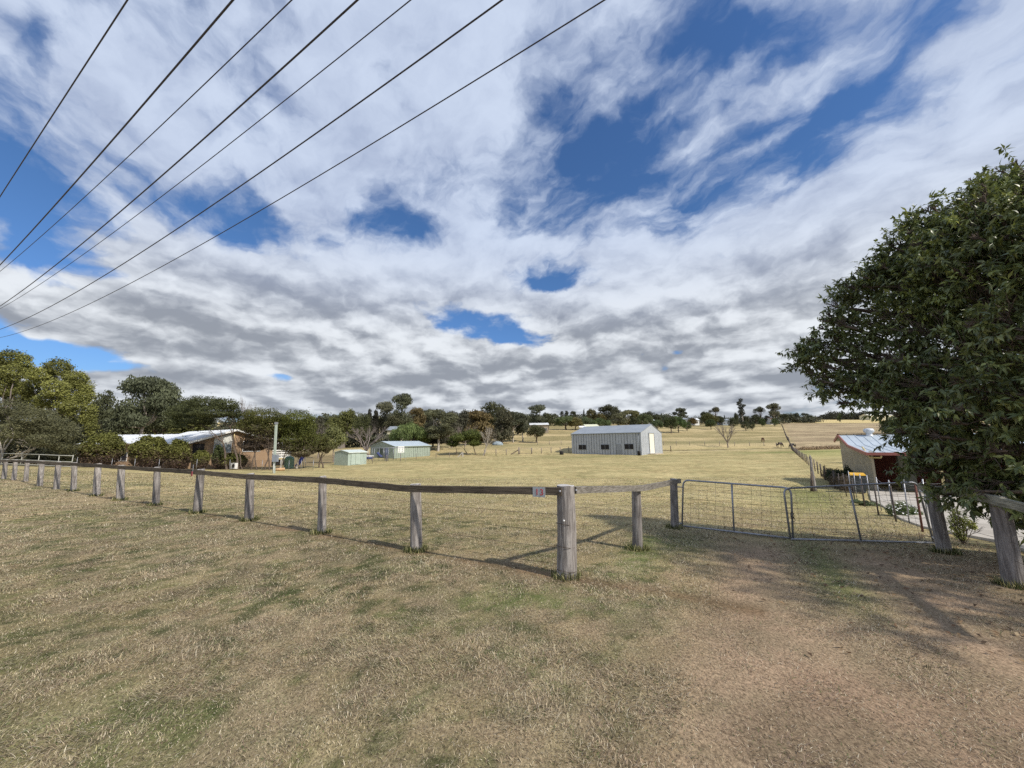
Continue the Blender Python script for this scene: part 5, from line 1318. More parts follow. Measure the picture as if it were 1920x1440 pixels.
m_steel = pmat('steel_picket', (.10, .085, .08), .7, .3)
yf = [gpt(u, 42.5 + (.004 * (u - 300))) for u in (150, 215, 258, 303, 373, 435, 495, 545)] + [gpt(568, 44), gpt(590, 44.5)]
wire_fence('yard_fence', 'low grey wire mesh fence with thin steel posts along the house yard', yf, 1.15, .022, m_galv, 12, wr=.007, seed=3)
wire_fence('white_rail_fence', 'white pipe rail fence behind the left end of the road fence', [gpt(u, 37.5 + (160 - u) * .02) for u in (-30, 10, 45, 78, 116, 140)], 1.25, .035, pmat('dull_white', (.36, .36, .32), .7), 0, rail=(.97, .5, .15), seed=4)
wire_fence('stock_fence', 'thin wire fence running from the garden shed past the green shed to the white strut', [gpt(u, 60 + (u - 700) * .12) for u in (700, 726, 752, 781, 818, 843, 866)], 1.1, .04, m_barkg, 4, seed=5)
o = empty('fence_strut', gpt(868, 79), 0, 'white timber strut and short post leaning against each other in mid paddock', 'post'); b0 = o.location
MB().beam((0, 0, -.1), P(868, 848, 79) - b0, .16, .16, (0, 1, 0)).build('post', m_cut, o); MB().beam(P(856, 859, 79) - b0, P(867, 849, 79) - b0, .15, .15, (0, 1, 0)).build('strut', m_cut, o)
wire_fence('stock_fence', 'wire fence with dark posts between the low tea trees and the big grey shed', [gpt(u, 84 + (u - 949) * .06) for u in (908, 930, 949, 972)], 1.3, .09, m_barkg, 4, seed=6, wr=.01)
wire_fence('stock_fence', 'dark posts and wire right of the mesh paddock gate', [gpt(u, 86 + (u - 996) * .06) for u in (997, 1015, 1033, 1050, 1066)], 1.35, .09, m_barkg, 4, seed=7, wr=.01)
g0 = gpt(974.5, 85.6); g1_ = gpt(995, 86); o = empty('paddock_gate', g0, math.atan2(g1_.y - g0.y, g1_.x - g0.x), 'small brown mesh gate between two stout posts in the mid paddock fence', 'gate'); gl_ = (g1_ - g0).length
m = MB(); m.tube([(0, 0, .15), (0, 0, 1.25), (gl_, 0, 1.25), (gl_, 0, .15), (0, 0, .15)], .03, 6); fr_ = m.build('frame', m_barkg, o); m = MB()
for i in range(1, 10): m.tube([(gl_ * i / 10, 0, .15), (gl_ * i / 10, 0, 1.25)], .008, 3)
for i in range(1, 5): m.tube([(0, 0, .15 + .22 * i), (gl_, 0, .15 + .22 * i)], .008, 3)
m.build('mesh', m_wire, o); MB().tube([(-.2, 0, -.1), (-.2, 0, 1.5)], .14, 8).build('gate_post', m_barkg, o); MB().tube([(gl_ + .2, 0, -.1), (gl_ + .2, 0, 1.35)], .13, 8).build('gate_post', m_barkg, o); MB().beam((-2.0, 0, .0), (-.3, 0, .95), .18, .18, (0, 1, 0)).build('brace', m_bark, o)
wire_fence('stock_fence', 'line of small posts crossing the hill paddock by the lone bare tree', [gpt(u, 106 + (u - 1240) * .012) for u in (1008, 1030, 1052, 1244, 1268, 1293, 1321, 1349, 1377, 1405, 1432, 1455)], 1.15, .06, m_barkg, 3, seed=8, wr=.008)
MB_ = empty('marker_post', hit(1258, 846), 0, 'short dark post standing at the ditch right of the big shed', 'post'); MB().tube([(0, 0, -.1), (.02, 0, 1.25)], .11, 8).build('post_body', m_bark, MB_)
# the long side fence up the hill (starts behind the right gate post)
fp = []
yv = 9.2
while yv < 262: fp.append(Vector((FX0 + FXS * yv, yv, h1(FX0 + FXS * yv, yv)))); yv += 2.1 if yv < 24 else (2.6 if yv < 100 else 5.2)
fp = fp[:98]
o = empty('boundary_fence', fp[0], 0, 'long picket and wire fence running from the gate up the hill past the horses', 'fence'); b = fp[0]; rs = random.Random(12); tp_ = []
for i, p in enumerate(fp):
    m = MB(); hh = 1.05 * rs.uniform(.93, 1.08) if p.y < 90 else 1.35; r_ = .022 if p.y < 22 else (.045 if p.y < 90 else .10)
    l_ = Vector((rs.uniform(-.03, .03), rs.uniform(-.03, .03), 0)); m.tube([p - b + Vector((0, 0, -.15)), p - b + l_ + Vector((0, 0, hh))], r_, 6); m.build('picket', m_steel if i % 3 else pmat('rust', (.15, .06, .045), .8) if i == 0 else m_steel if p.y < 30 else m_barkg, o); tp_.append((p - b, p - b + l_ + Vector((0, 0, hh))))
m = MB()
for f in (.25, .5, .72, .93): m.tube([a.lerp(c, f) for a, c in tp_], .004, 3, False)
m.build('wires', m_wire, o)
# silver droppers of the near mesh
m = MB()
dro = empty('dropper_fence', Vector((FX0 + FXS * 8.2, 8.2, h1(FX0 + FXS * 8.2, 8.2))), 0, 'row of silver droppers with sagging wires beside the concrete drive', 'fence'); b = dro.location
dp = []
for i, yy in enumerate(np.linspace(8.2, 20.5, 9)):
    p = Vector((FX0 + FXS * yy + .35, yy, 0)); p.z = h1(p.x, p.y); MB().tube([p - b + Vector((0, 0, -.1)), p - b + Vector((.03 * math.sin(i), 0, 1.18))], .016, 6).build('dropper', m_galv, dro); dp.append(p - b)
for f in (1.12, .85, .55, .3):
    m = MB(); pts = []
    for i in range(len(dp) - 1):
        for s in range(5): pts.append(dp[i].lerp(dp[i + 1], s / 5) + Vector((0, 0, f - .05 * math.sin(math.pi * s / 5) * (1 + (i % 2)))))
    pts.append(dp[-1] + Vector((0, 0, f))); m.tube(pts, .004, 4); m.build('wire', m_galv, dro)
# old split post
b0 = hit(1527, 921); tp = P(1526, 853, b0.y); o = empty('old_post', b0, 0, 'stout weathered split post with a dark stained foot in the side fence', 'post'); s_ = b0.y / 723; hh = tp.z - b0.z
m = MB(); m.lathe((0, 0, -.1), [(5.2 * s_, 0), (5.2 * s_, .25 * hh), (4.0 * s_, .5 * hh), (3.0 * s_, .8 * hh), (2.0 * s_, hh), (1.0 * s_, hh + .1)], 9, .72, .72); m.build('post_body', m_post, o)
MB().tube([(-.22, -.12, -.1), (-.12, -.10, hh * .55)], [.10, .03], 6).build('stained_splinter', m_bark, o)

# ---- garage with open bays
GA = (19.7, 22.0); gan = R(-29.9); ea = gan + math.pi / 2; gzb = h1(21, 23) - .02; GL = 10.5
def ys(u): return along(GA, ea, u)
def zz(u, v): return P(u, v, GA[1] + math.sin(ea) * ys(u)).z - gzb
prof = [(0.0, zz(1607, 850)), (ys(1585.5), zz(1585.5, 836.5)), (ys(1570), zz(1570, 817))]
yr = ys(1562); prof.append((yr, zz(1562, 827.5)))
ga_o = empty('garage', (GA[0], GA[1], gzb), gan, 'tan garage with open dark bays, red trim and a blue-grey roof behind the tree', 'garage'); wy0 = .35
top = [(wy0, prof[0][1] + .12)] + [(p[0], p[1] - .10) for p in prof[1:]]
m = MB(); m.prism([(wy0, -.6), (yr - .2, -.6), (yr - .2, prof[3][1] - .02)] + top[::-1][1:], .35, .45)
for i in range(60):
    z_ = -.2 + i * .06
    if z_ < prof[0][1]: m.box((.335, wy0, z_), (.35, yr - .2, z_ + .03))
m.build('end_wall', m_tan, ga_o)
m = MB(); m.box((.45, yr - .3, -.6), (GL, yr - .2, prof[3][1] - .05)); m.build('back_wall', m_tan, ga_o)
m = MB(); m.box((.46, yr - 1.6, -.02), (GL - .05, yr - 1.5, prof[0][1] + .3)); m.build('inner_wall', m_redbrick, ga_o)
m = MB(); m.box((GL - .1, wy0, -.6), (GL, yr - .2, prof[0][1] + .1)); m.build('end_wall', m_tan, ga_o)
m = MB(); m.box((.45, wy0, -.15), (GL - .1, yr - .3, .03)); m.build('floor_slab', m_conc, ga_o)
r = MB()
for a_, b_ in zip(prof[:-1], prof[1:]):
    r.prism([(a_[0], a_[1]), (b_[0], b_[1]), (b_[0], b_[1] + .06), (a_[0], a_[1] + .06)][::-1], .12, GL + .3)
    n = int(GL / .4)
    for i in range(n + 1): x = .14 + (GL) * i / n; r.beam((x, a_[0], a_[1] + .07), (x, b_[0], b_[1] + .07), .035, .025)
r.build('roof', m_blueroof, ga_o)
m = MB()
for a_, b_ in zip(prof[:-1], prof[1:]): m.beam((.08, a_[0], a_[1] + .01), (.08, b_[0], b_[1] + .01), .07, .17)
m.build('barge_board', m_redtrim, ga_o)
m = MB(); m.box((.05, -.12, prof[0][1] - .07), (GL + .3, -.004, prof[0][1] + .09)); m.build('gutter', m_redtrim, ga_o)
m = MB(); m.beam((.05, prof[2][0], prof[2][1] + .11), (GL + .3, prof[2][0], prof[2][1] + .11), .3, .04); m.build('ridge_cap', m_dark, ga_o)
m = MB(); m.tube([(.7, -.02, prof[0][1] - .12), (.7, .1, prof[0][1] - .2), (.3, .3, prof[0][1] - .2), (.3, 1.6, prof[0][1] + .35)], .045, 8); m.build('downpipe', m_creamtrim, ga_o)
s_p = along(GA, gan, 1757); m = MB(); m.box((s_p - .05, .02, -.1), (s_p + .05, .12, prof[0][1] - .01)); m.build('veranda_post', m_creamtrim, ga_o)
s_q = along(GA, gan, 1703); m = MB(); m.box((s_q - .1, 1.6, 0.03), (s_q + .55, 1.9, prof[0][1] + .2)); m.build('pier', pmat('grey_pier', (.16, .16, .13), .8), ga_o)
vx = along((GA[0] + math.cos(ea) * prof[2][0], GA[1] + math.sin(ea) * prof[2][0]), gan, 1630)
m = MB(); m.lathe((vx, prof[2][0] - .25, prof[2][1] - .12), [(.26, 0), (.20, .12), (.17, .2), (.17, .28), (.27, .33), (.30, .45), (.24, .56), (.05, .6)], 18); m.build('roof_vent', pmat('bright_zinc', (.62, .64, .66), .4, .2), ga_o)
# concrete drive
low_ = [(1632, 938), (1655, 950), (1690, 975), (1730, 990), (1775, 1000), (1820, 1008), (1872, 1018), (1915, 1033), (1990, 1055)]
upw = [GA, ]
import itertools
lowp = [hit(u, v) for u, v in low_]; K = len(lowp)
upp = [Vector((GA[0] + math.cos(gan) * GL * i / (K - 1), GA[1] + math.sin(gan) * GL * i / (K - 1), 0)) + Vector((math.cos(ea), math.sin(ea), 0)) * .3 for i in range(K)]
vs = []; nn = 14
for i in range(K):
    for j in range(nn):
        p = lowp[i].lerp(upp[i], j / (nn - 1)); vs.append((p.x, p.y, h1(p.x, p.y) + .05))
fs = [(i * nn + j, (i + 1) * nn + j, (i + 1) * nn + j + 1, i * nn + j + 1) for i in range(K - 1) for j in range(nn - 1)]
m = MB(); m.add(vs, fs, True); m.add([(x, y, z - .15) for x, y, z in vs[::nn]] + vs[::nn], [(i, i + 1, K + i + 1, K + i) for i in range(K - 1)])
o = m.build('driveway', m_conc); tag(o, kind='structure')
# wheelie bin
b0 = hit(1612, 925); o = empty('wheelie_bin', b0, R(-35), 'dark wheelie bin with a yellow lid at the garage corner', 'bin'); m_bin = pmat('bin_grey', (.06, .07, .08), .5)
m = MB(); w0, w1, hb = .24, .30, .95
m.add([(-w0, -w0, .06), (w0, -w0, .06), (w0, w0 + .05, .06), (-w0, w0 + .05, .06), (-w1, -w1 - .02, hb), (w1, -w1 - .02, hb), (w1, w1 + .1, hb), (-w1, w1 + .1, hb)], [(0, 3, 2, 1), (4, 5, 6, 7), (0, 1, 5, 4), (1, 2, 6, 5), (2, 3, 7, 6), (3, 0, 4, 7)]); m.build('body', m_bin, o)
m = MB(); m.add([(-w1 - .03, -w1 - .06, hb), (w1 + .03, -w1 - .06, hb), (w1 + .03, w1 + .12, hb), (-w1 - .03, w1 + .12, hb), (-w1, -w1 - .02, hb + .05), (w1, -w1 - .02, hb + .05), (w1, w1 + .08, hb + .10), (-w1, w1 + .08, hb + .10)], [(0, 3, 2, 1), (4, 5, 6, 7), (0, 1, 5, 4), (1, 2, 6, 5), (2, 3, 7, 6), (3, 0, 4, 7)]); m.build('lid', pmat('bin_yellow', (.75, .42, .03), .45), o)
for sx_ in (-1, 1): m = MB(); m.tube([(sx_ * .2, .28, .1), (sx_ * .27, .28, .1)], .1, 14); m.build('wheel', m_dark, o)
m = MB(); m.tube([(-.25, w1 + .18, hb - .02), (.25, w1 + .18, hb - .02)], .018, 8); m.build('handle', m_bin, o)


# ---- shrubs by the gate
def leafy(name, clumps, n, ll, lw_, cols, seed, parent=None, droop=.5, mat=None, rmin=.3, clus=None):
    """larger leaves as folded six-point blades, some gathered on shoots"""
    g = np.random.default_rng(seed); cl = np.array(clumps, float)
    if clus:
        wt = (cl[:, 3] * cl[:, 4] * cl[:, 5]) ** .66 * (cl[:, 6] if cl.shape[1] > 6 else 1); ns = n // clus; ix = g.choice(len(cl), ns, p=wt / wt.sum()); d = g.normal(size=(ns, 3)); d /= np.linalg.norm(d, axis=1)[:, None]
        rf = rmin + (1 - rmin) * g.random(ns) ** .6; rf *= 1 + .25 * (g.random(ns) < .12) * g.random(ns)
        c = cl[ix, :3] + d * cl[ix, 3:6] * rf[:, None]
        sdv = d * .9 + np.array([0, 0, .15]) + g.normal(size=(ns, 3)) * .45; sdv /= np.linalg.norm(sdv, axis=1)[:, None]
        k = np.repeat(np.arange(ns), clus); tpos = g.random(len(k)); shoot = .17 + .12 * g.random(ns)
        p = c[k] + sdv[k] * (tpos * shoot[k])[:, None]; dd = d[k]; cid = ix[k]
        ax = sdv[k] * .45 + g.normal(size=(len(k), 3)) * .62; ax[:, 2] -= droop; cb = g.uniform(.72, 1.3, ns)[k]
    else:
        ix = g.choice(len(cl), n); d = g.normal(size=(n, 3)); d /= np.linalg.norm(d, axis=1)[:, None]
        p = cl[ix, :3] + d * cl[ix, 3:6] * (rmin + (1 - rmin) * g.random(n))[:, None]; dd = d; cid = ix; ax = d * .5 + g.normal(size=(n, 3)) * .6; ax[:, 2] -= droop; cb = np.ones(n)
    ax /= np.linalg.norm(ax, axis=1)[:, None]; n = len(p)
    nrm_ = np.array([0, 0, 1.]) + g.normal(size=(n, 3)) * .55 + dd * .5; sd = np.cross(ax, nrm_); sd /= np.linalg.norm(sd, axis=1)[:, None] + 1e-9; nn_l = np.cross(sd, ax)
    l = (ll * g.uniform(.65, 1.3, n))[:, None]; w = (lw_ * g.uniform(.7, 1.25, n))[:, None]
    V = np.stack([p, p + ax * l * .42 + sd * w / 2 + nn_l * w * .16, p + ax * l * .98 - nn_l * l * .14, p + ax * l * .42 - sd * w / 2 + nn_l * w * .16, p + ax * l * .45], 1)
    cols = np.array(cols); c = cols[g.choice(len(cols), n)] * (g.uniform(.75, 1.25, n) * cb)[:, None]
    return cloud_mesh(name, V, [(0, 1, 4), (1, 2, 4), (2, 3, 4), (3, 0, 4)], np.clip(c, .004, .7), mat or m_leaf, parent, smooth=True)


b0 = hit(1695, 968); cl = []
o = empty('flowering_shrub', b0, 0, 'low green shrub dotted with white daisies behind the sagging gate leaf', 'shrub')
for u, v, w_, h_ in ((1672, 956, 26, 22), (1690, 952, 36, 26), (1708, 958, 28, 22), (1722, 964, 16, 14), (1690, 962, 40, 18)): cl.append(px_clump(u, v, b0.y, w_, h_, b0))
leafy('foliage', cl, 7000, .05, .018, [(.11, .16, .05), (.15, .20, .07)], 31, o, .1)
g = np.random.default_rng(2); fl = MB()
for i in range(24):
    u = g.uniform(1664, 1722); v = 941 + abs(u - 1690) * .25 + g.uniform(0, 22); c = P(u, v, b0.y - .45 - g.uniform(0, .2)) - b0; nrm3 = Vector((g.normal() * .3, -.6, 1)).normalized(); t1 = nrm3.cross(Vector((1, 0, 0))).normalized(); t2 = nrm3.cross(t1); r_ = g.uniform(.022, .036)
    vs = [c]; 
    for j in range(16): a = j * math.pi / 8; rr = r_ * (1 if j % 2 == 0 else .62); vs.append(c + t1 * math.cos(a) * rr + t2 * math.sin(a) * rr + nrm3 * .004 * (j % 2))
    fl.add(vs, [(0, j + 1, (j + 1) % 16 + 1) for j in range(16)])
fl.build('flowers', m_white, o)
b0 = hit(1806, 1020); o = empty('young_shrub', b0, 0, 'young yellow-green leafy shrub behind the leaning gate post', 'shrub'); rs = random.Random(3); mb = MB()
cl = [px_clump(*a, base=b0) for a in [(1795, 965, b0.y, 34, 24), (1808, 980, b0.y, 36, 26), (1788, 985, b0.y, 30, 30), (1800, 1000, b0.y, 24, 22), (1822, 985, b0.y, 18, 12)]]
for c in cl:
    for _ in range(3): twigs(mb, (0, 0, -.02), Vector(c[:3]) + Vector((rs.uniform(-.1, .1), 0, 0)), Vector(c[:3]).length * .75, .008, 2, rs, .4)
mb.build('stems', m_bark, o); leafy('foliage', cl, 700, .06, .026, [(.46, .48, .15), (.55, .56, .2), (.32, .36, .1)], 33, o, .2)
# dead weeds and creeper along the side fence
cl = []; g = np.random.default_rng(9)
for yy in np.linspace(21.8, 30, 20):
    x_ = FX0 + FXS * yy + .35 + g.uniform(-.2, .3); h_ = g.uniform(.3, .5); cl.append((x_, yy, h1(x_, yy) + h_ * .8, .3, .4, h_))
o = fol('dry_weeds', cl, 5200, (.22, .03), (.15, .115, .075), 3, up=2); tag(o, 'tangle of dead brown weeds grown through the side fence', 'weeds', None, 'stuff')
b0 = hit(1592, 912); o = own_tree('creeper_bush', b0, [px_clump(*a, base=b0) for a in [(1590, 890, b0.y, 20, 34), (1580, 895, b0.y, 18, 26), (1570, 893, b0.y, 22, 26), (1558, 892, b0.y + 1, 20, 24)]], [], 2600, (.09, .05), (.04, .055, .025), 'dark scraggly creeper bush against the tan garage wall', 'bush', 34, rmin=.2)
b0 = hit(1632, 948); o = own_tree('ground_plants', b0, [px_clump(*a, base=b0) for a in [(1625, 944, b0.y, 34, 9), (1650, 952, b0.y, 30, 12), (1605, 940, b0.y, 20, 7)]], [], 1800, (.06, .03), (.15, .19, .10), 'low pale green clump of plants beside the drive edge', 'plants', 35, rmin=.2)
# taller dry grass strip beyond the far lawn
cl = []
for i in range(60):
    u = 1500 + 75 * i / 60; p = gpt(u, 97 + (u - 1500) * .1); cl.append((p.x, p.y, p.z + .25, 1.2, 1.2, .45))
o = fol('tall_dry_grass', cl, 3600, (.7, .12), (.33, .24, .15), 6, up=2); tag(o, 'strip of taller reddish dry grass beyond the side fence', 'grass', None, 'stuff')


# ---- horses
def skinned(name, pts, edges, mat):
    me = bpy.data.meshes.new(name); me.from_pydata([p[:3] for p in pts], edges, []); ob = bpy.data.objects.new(name, me); COL.objects.link(ob)
    md = ob.modifiers.new('s', 'SKIN'); sv = me.skin_vertices[0].data
    for i, p in enumerate(pts): sv[i].radius = (p[3], p[4] if len(p) > 4 else p[3])
    sv[0].use_root = True; ob.modifiers.new('d', 'SUBSURF').render_levels = 1; ob.modifiers['d'].levels = 1
    bpy.context.view_layer.update(); m2 = bpy.data.meshes.new_from_object(ob.evaluated_get(bpy.context.evaluated_depsgraph_get())); m2.name = name
    bpy.data.objects.remove(ob); m2.materials.clear(); m2.materials.append(mat); m2.polygons.foreach_set('use_smooth', [True] * len(m2.polygons)); return m2


def horse(base, ang, col, label, graze=True, socks=False):
    o = empty('horse', base, ang, label, 'horse', 'horses grazing on the hill'); mt = pmat('horse_coat', col, .6)
    S = [(0, 0, 1.15, .27, .30), (.45, 0, 1.15, .25, .31), (-.5, 0, 1.2, .26, .28), (.72, 0, 1.22, .16, .24)]; Ed = [(0, 1), (0, 2), (1, 3)]
    nk = [(.98, 0, .95, .11, .17), (1.18, 0, .62, .085, .13), (1.28, 0, .42, .085, .11), (1.40, 0, .16, .055, .06)] if graze else [(1.0, 0, 1.5, .10, .17), (1.2, 0, 1.75, .085, .12), (1.38, 0, 1.66, .085, .10), (1.62, 0, 1.45, .05, .06)]
    S += nk; Ed += [(3, 4), (4, 5), (5, 6), (6, 7)]
    for sx_ in (-1, 1):
        k = len(S); S += [(.55, sx_ * .15, .9, .10), (.57, sx_ * .15, .5, .06), (.55, sx_ * .15, .1, .042), (.60, sx_ * .15, .03, .06)]; Ed += [(1, k), (k, k + 1), (k + 1, k + 2), (k + 2, k + 3)]
        k = len(S); S += [(-.55, sx_ * .16, .88, .13), (-.72, sx_ * .16, .55, .065), (-.64, sx_ * .16, .1, .042), (-.58, sx_ * .16, .03, .06)]; Ed += [(2, k), (k, k + 1), (k + 1, k + 2), (k + 2, k + 3)]
    b_ = bpy.data.objects.new('body', skinned('body', S, Ed, mt)); COL.objects.link(b_); b_.parent = o
    MB().tube([(-.74, 0, 1.3), (-.9, 0, 1.1), (-.92, 0, .75), (-.88, 0, .5)], [.04, .07, .07, .02], 7).build('tail', m_dark, o)
    m = MB(); p0 = Vector(nk[0][:3]); p1 = Vector(nk[2][:3]); m.beam(Vector((.75, 0, 1.42)), p0 + Vector((.12, 0, .12)), .05, .14, (0, 0, 1)); m.beam(p0 + Vector((.12, 0, .12)), p1 + Vector((.1, 0, .12)), .05, .12, (1, 0, 1)); m.build('mane', m_dark, o)
    if socks:
        for x in (.57, -.62): MB().tube([(x, -.15, .05), (x, -.15, .3)], .062, 8).build('sock', m_white, o)
    return o


horse(gpt(1431, 118), R(75), (.16, .07, .035), 'lone brown horse grazing, seen end-on, left of the other two')
horse(gpt(1461, 106), R(15), (.045, .025, .02), 'dark brown horse grazing just left of the side fence')
horse(gpt(1486, 104), R(192), (.015, .012, .012), 'black horse with white socks just right of the side fence', socks=True)


# ---- far buildings
def far_house(u0, u1, ve, vr, vb, d, name, label, mw, mr, cat='house', depth=7., wins=3, rot=0.0):
    a = P(u0, vb, d); Lx = (u1 - u0) * d / 723.; g0_ = min(gpt(u0, d).z, gpt(u1, d).z); e = P(u0, ve, d).z - g0_; r_ = P(u0, vr, d + depth / 2).z - g0_
    o = gable(name, label, cat, (a.x, d), rot, Lx, depth, max(1.2, e), max(.3, r_ - e), mw, mr, .3, 0, base_z=g0_)
    for i in range(wins): x = Lx * (i + .5) / wins; window(o, x - .6, x + .6, 1.0, 2.0, -.04, 2)
    return o


far_house(994, 1028, 796.5, 793.5, 803, 158, 'farmhouse', 'distant farmhouse with a bright white roof left of the big shed', pmat('dull_tan_wall', (.30, .25, .19), .8), m_wroof, wins=3)
far_house(1099, 1122, 799.5, 796, 806, 150, 'barn', 'cream-roofed barn showing just over the big grey shed', pmat('greyish_wall', (.38, .40, .38), .8), pmat('cream_roof', (.70, .70, .50), .5), 'barn', wins=0)
far_house(1088, 1098, 801, 799, 806, 146, 'van', 'white boxy camper parked left of the cream-roofed barn', m_white, m_white, 'camper', 3., 2)
far_house(1221, 1227, 788, 787, 791, 190, 'hut', 'tiny white hut among trees right of the shed gable', m_white, m_wroof, 'hut', 4, 0)
far_house(1281, 1290, 786, 784, 790, 245, 'house', 'grey-roofed house half hidden by the two-tier gum', pmat('grey_house', (.3, .3, .3), .8), m_zroof, wins=1)
far_house(1303, 1311, 787.5, 784, 790, 248, 'barn', 'white-roofed barn in a gap between skyline trees', m_white, m_wroof, 'barn', 6, 0)
far_house(1355, 1368, 788, 785.5, 791, 250, 'house', 'low blue-grey house left of the long thin gum', pmat('bluegrey_house', (.28, .32, .36), .8), m_zroof, wins=2)
far_house(1445, 1450, 784.5, 783, 788, 280, 'hut', 'tiny white hut between the two skyline gums', m_white, pmat('red_roof', (.4, .15, .1), .6), 'hut', 5, 0)
far_house(1632, 1676, 779.3, 776.3, 786.5, 452, 'cream_barn', 'long cream barn on the far ridge left of the big tree', m_cream, pmat('light_cream_roof', (.74, .72, .62), .5), 'barn', 14, 3)
far_house(725, 741, 806, 800, 826, 104, 'house', 'cream house glimpsed through trees behind the green shed', m_cream, m_zroof, wins=2)
far_house(630, 640, 827, 825, 835, 98, 'hut', 'little white-roofed hut behind the yellow-green sapling', pmat('hut_wall', (.25, .22, .2), .8), m_wroof, 'hut', 4, 0)
o = empty('tarp_pile', gpt(933, 104), 0, 'pale blue-grey heap under the dark trees of the belt', 'heap'); m = MB(); m.lathe((0, 0, -.1), [(1.3, 0), (1.2, .5), (.9, .9), (.4, 1.1), (.1, 1.15)], 12, 1.2, .8); m.build('heap_body', pmat('blue_tarp', (.26, .31, .34), .7, 0, .3, 2), o)

# ================================================================== the big dark tree on the right
TB = Vector((9.9, 4.6, h1(9.9, 4.6)))
bt = empty('camphor_tree', TB, 0, 'huge dark glossy-leaved tree filling the right edge over the gate', 'tree')
LOB = [  # photo column, row, distance forward, radius, weight
 (1905, 425, 5.6, .75), (1850, 432, 5.8, .58), (1800, 474, 6.0, .6), (1876, 375, 5.6, .38), (1925, 405, 5.4, .6), (1898, 345, 5.5, .22), (1892, 392, 5.5, .48), (1900, 440, 5.3, .7), (1940, 385, 5.4, .5), (1846, 352, 5.8, .15), (1782, 430, 6.0, .38), (1728, 418, 6.2, .2), (1860, 440, 5.5, .75), (1830, 500, 5.6, .7), (1690, 462, 6.4, .26), (1920, 430, 5.2, .8), (1900, 520, 5.0, .7), (1608, 562, 6.8, .24), (1572, 606, 7.0, .2), (1648, 524, 6.6, .30), (1745, 482, 6.2, .48), (1880, 470, 5.2, .8), (1716, 524, 6.3, .52), (1676, 494, 6.6, .30), (1655, 562, 6.7, .50),
 (1780, 540, 5.8, .75), (1860, 570, 5.2, .8), (1700, 600, 6.2, .58), (1622, 622, 6.8, .46), (1570, 655, 7.0, .46), (1540, 668, 7.1, .22), (1508, 664, 7.2, .10), (1545, 705, 7.0, .30), (1780, 640, 5.6, .72), (1590, 700, 6.8, .42),
 (1645, 690, 6.4, .44), (1712, 688, 5.9, .54), (1860, 680, 4.9, .72), (1600, 735, 6.7, .22), (1655, 738, 6.3, .26), (1712, 752, 5.9, .36), (1780, 740, 5.4, .62), (1755, 798, 5.6, .36), (1722, 815, 5.9, .20),
 (1850, 780, 4.9, .66), (1900, 740, 4.5, .55), (1790, 848, 5.3, .36), (1810, 888, 5.3, .28), (1840, 860, 5.0, .50), (1900, 850, 4.7, .56), (1880, 905, 4.8, .34), (1905, 965, 5.0, .26), (1815, 925, 5.2, .14), (1900, 610, 4.6, .5), (1745, 850, 5.7, .20)]
cl = []
for u, v, d, r in LOB:
    p = P(u, v, d) - TB; cl.append((p.x, p.y, p.z, r, r, r * .9, 1.0))
out_ = []
rs = random.Random(78)
for c in list(cl):     # shoots standing proud of the crown
    for _ in range(5):
        a = rs.uniform(0, 6.28); z = rs.uniform(-.9, 1); q = math.sqrt(1 - z * z); k = c[3] * rs.uniform(1.0, 1.22); r = rs.uniform(.10, .22)
        cl.append((c[0] + math.cos(a) * q * k, c[1] + math.sin(a) * q * k, c[2] + z * k * .9, r, r, r, 1.5))
rs = random.Random(77)
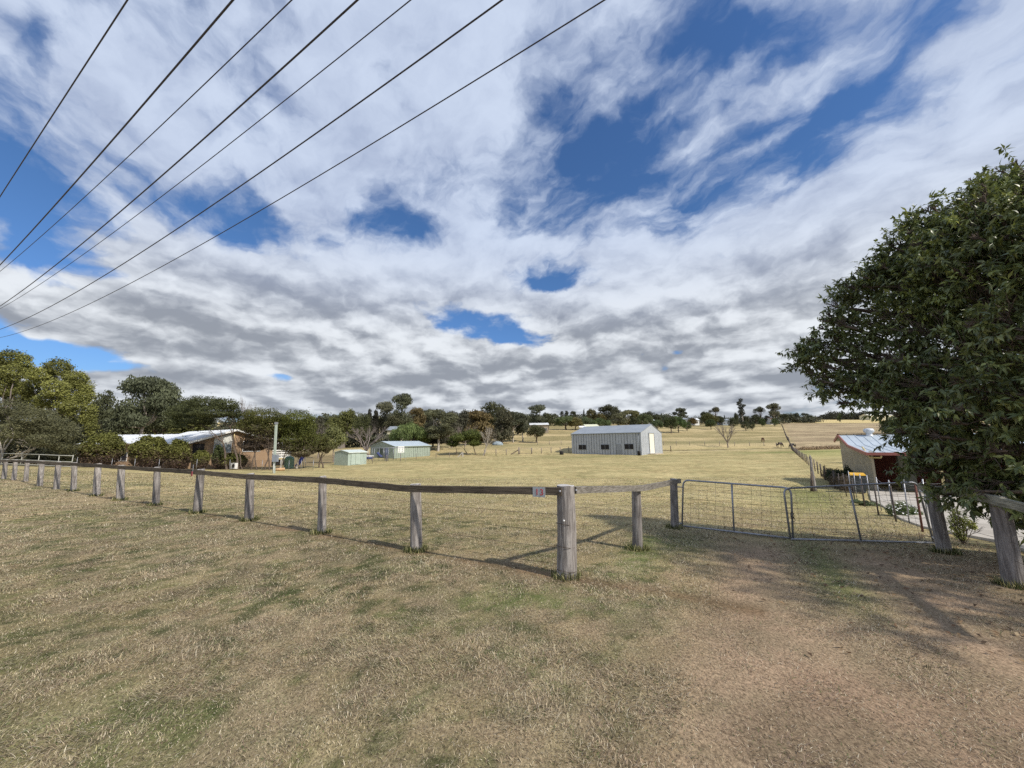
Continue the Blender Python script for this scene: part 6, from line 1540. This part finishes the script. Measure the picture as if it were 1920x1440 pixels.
for i in range(34):    # the rest of the crown, to the right of the picture
    a = rs.uniform(0, 6.28); z = rs.uniform(-.6, 1); q = math.sqrt(1 - z * z); p = Vector((9.5 + math.cos(a) * q * 3.0, 3.4 + math.sin(a) * q * 3.0, 3.2 + z * 1.5)) - TB
    W_ = p + TB
    if W_.y > 0 and W_.x / max(.1, W_.y) < 1.75: continue
    r = rs.uniform(.9, 1.3); out_.append((p.x, p.y, p.z, r, r, r * .8, .75))
cl_all = cl + out_
leafy('crown', cl_all, 125000, .100, .035, [(.14, .172, .06), (.165, .195, .066), (.21, .235, .075), (.10, .13, .05)], 5, bt, .55, m_gloss, .25, clus=24)
leafy('sunlit_leaves', [c for c, l in zip(cl, LOB) if l[1] < 560], 12000, .08, .03, [(.27, .29, .075), (.22, .26, .068)], 6, bt, .3, m_gloss, .9, clus=18)  # lighter leaves on the upper lobes, sunlight put into their colour
mb = MB(); fork = Vector((-.1, -.1, 1.5)); rs = random.Random(5)
limbs(mb, (0, 0, -.3), fork, [Vector(c[:3]) for c in cl[::3]] + [Vector(c[:3]) for c in out_[::4]], .30, rs, 9, .012)
for c in cl:
    for _ in range(3): q = Vector(c[:3]); twigs(mb, q - (q - fork).normalized() * c[3] * .6, (q - fork), c[3] * .8, .016, 2, rs, .7, 4)
mb.build('trunk', m_bark, bt)
# fallen leaves under it
g = np.random.default_rng(3); n = 2600; x = g.uniform(1.5, 9.5, n); y = g.uniform(3, 8.6, n); k = (x * .867 - y * .4985 > -.5) & (g.random(n) < sstep(x, 1.5, 6)) & ~((x > FX0 + FXS * y + .6) & (y > 7)); x, y = x[k], y[k]; n = len(x); z = H(x, y) + .012
a = g.uniform(0, 6.28, n); l = g.uniform(.018, .036, n); w = l * .4; dx, dy = np.cos(a), np.sin(a); t = g.uniform(-.01, .02, n)
V = np.stack([np.stack([x - dx * l, y - dy * l, z], -1), np.stack([x + dy * w, y - dx * w, z + t], -1), np.stack([x + dx * l, y + dy * l, z + .01], -1), np.stack([x - dy * w, y + dx * w, z + .012], -1)], 1)
o = cloud_mesh('fallen_leaves', V, [(0, 1, 2, 3)], np.array([(.20, .12, .07), (.30, .20, .11), (.12, .08, .05), (.36, .28, .18)])[g.choice(4, n)], m_leaf); tag(o, 'brown fallen leaves scattered on the ground under the big tree', 'leaves', None, 'stuff')
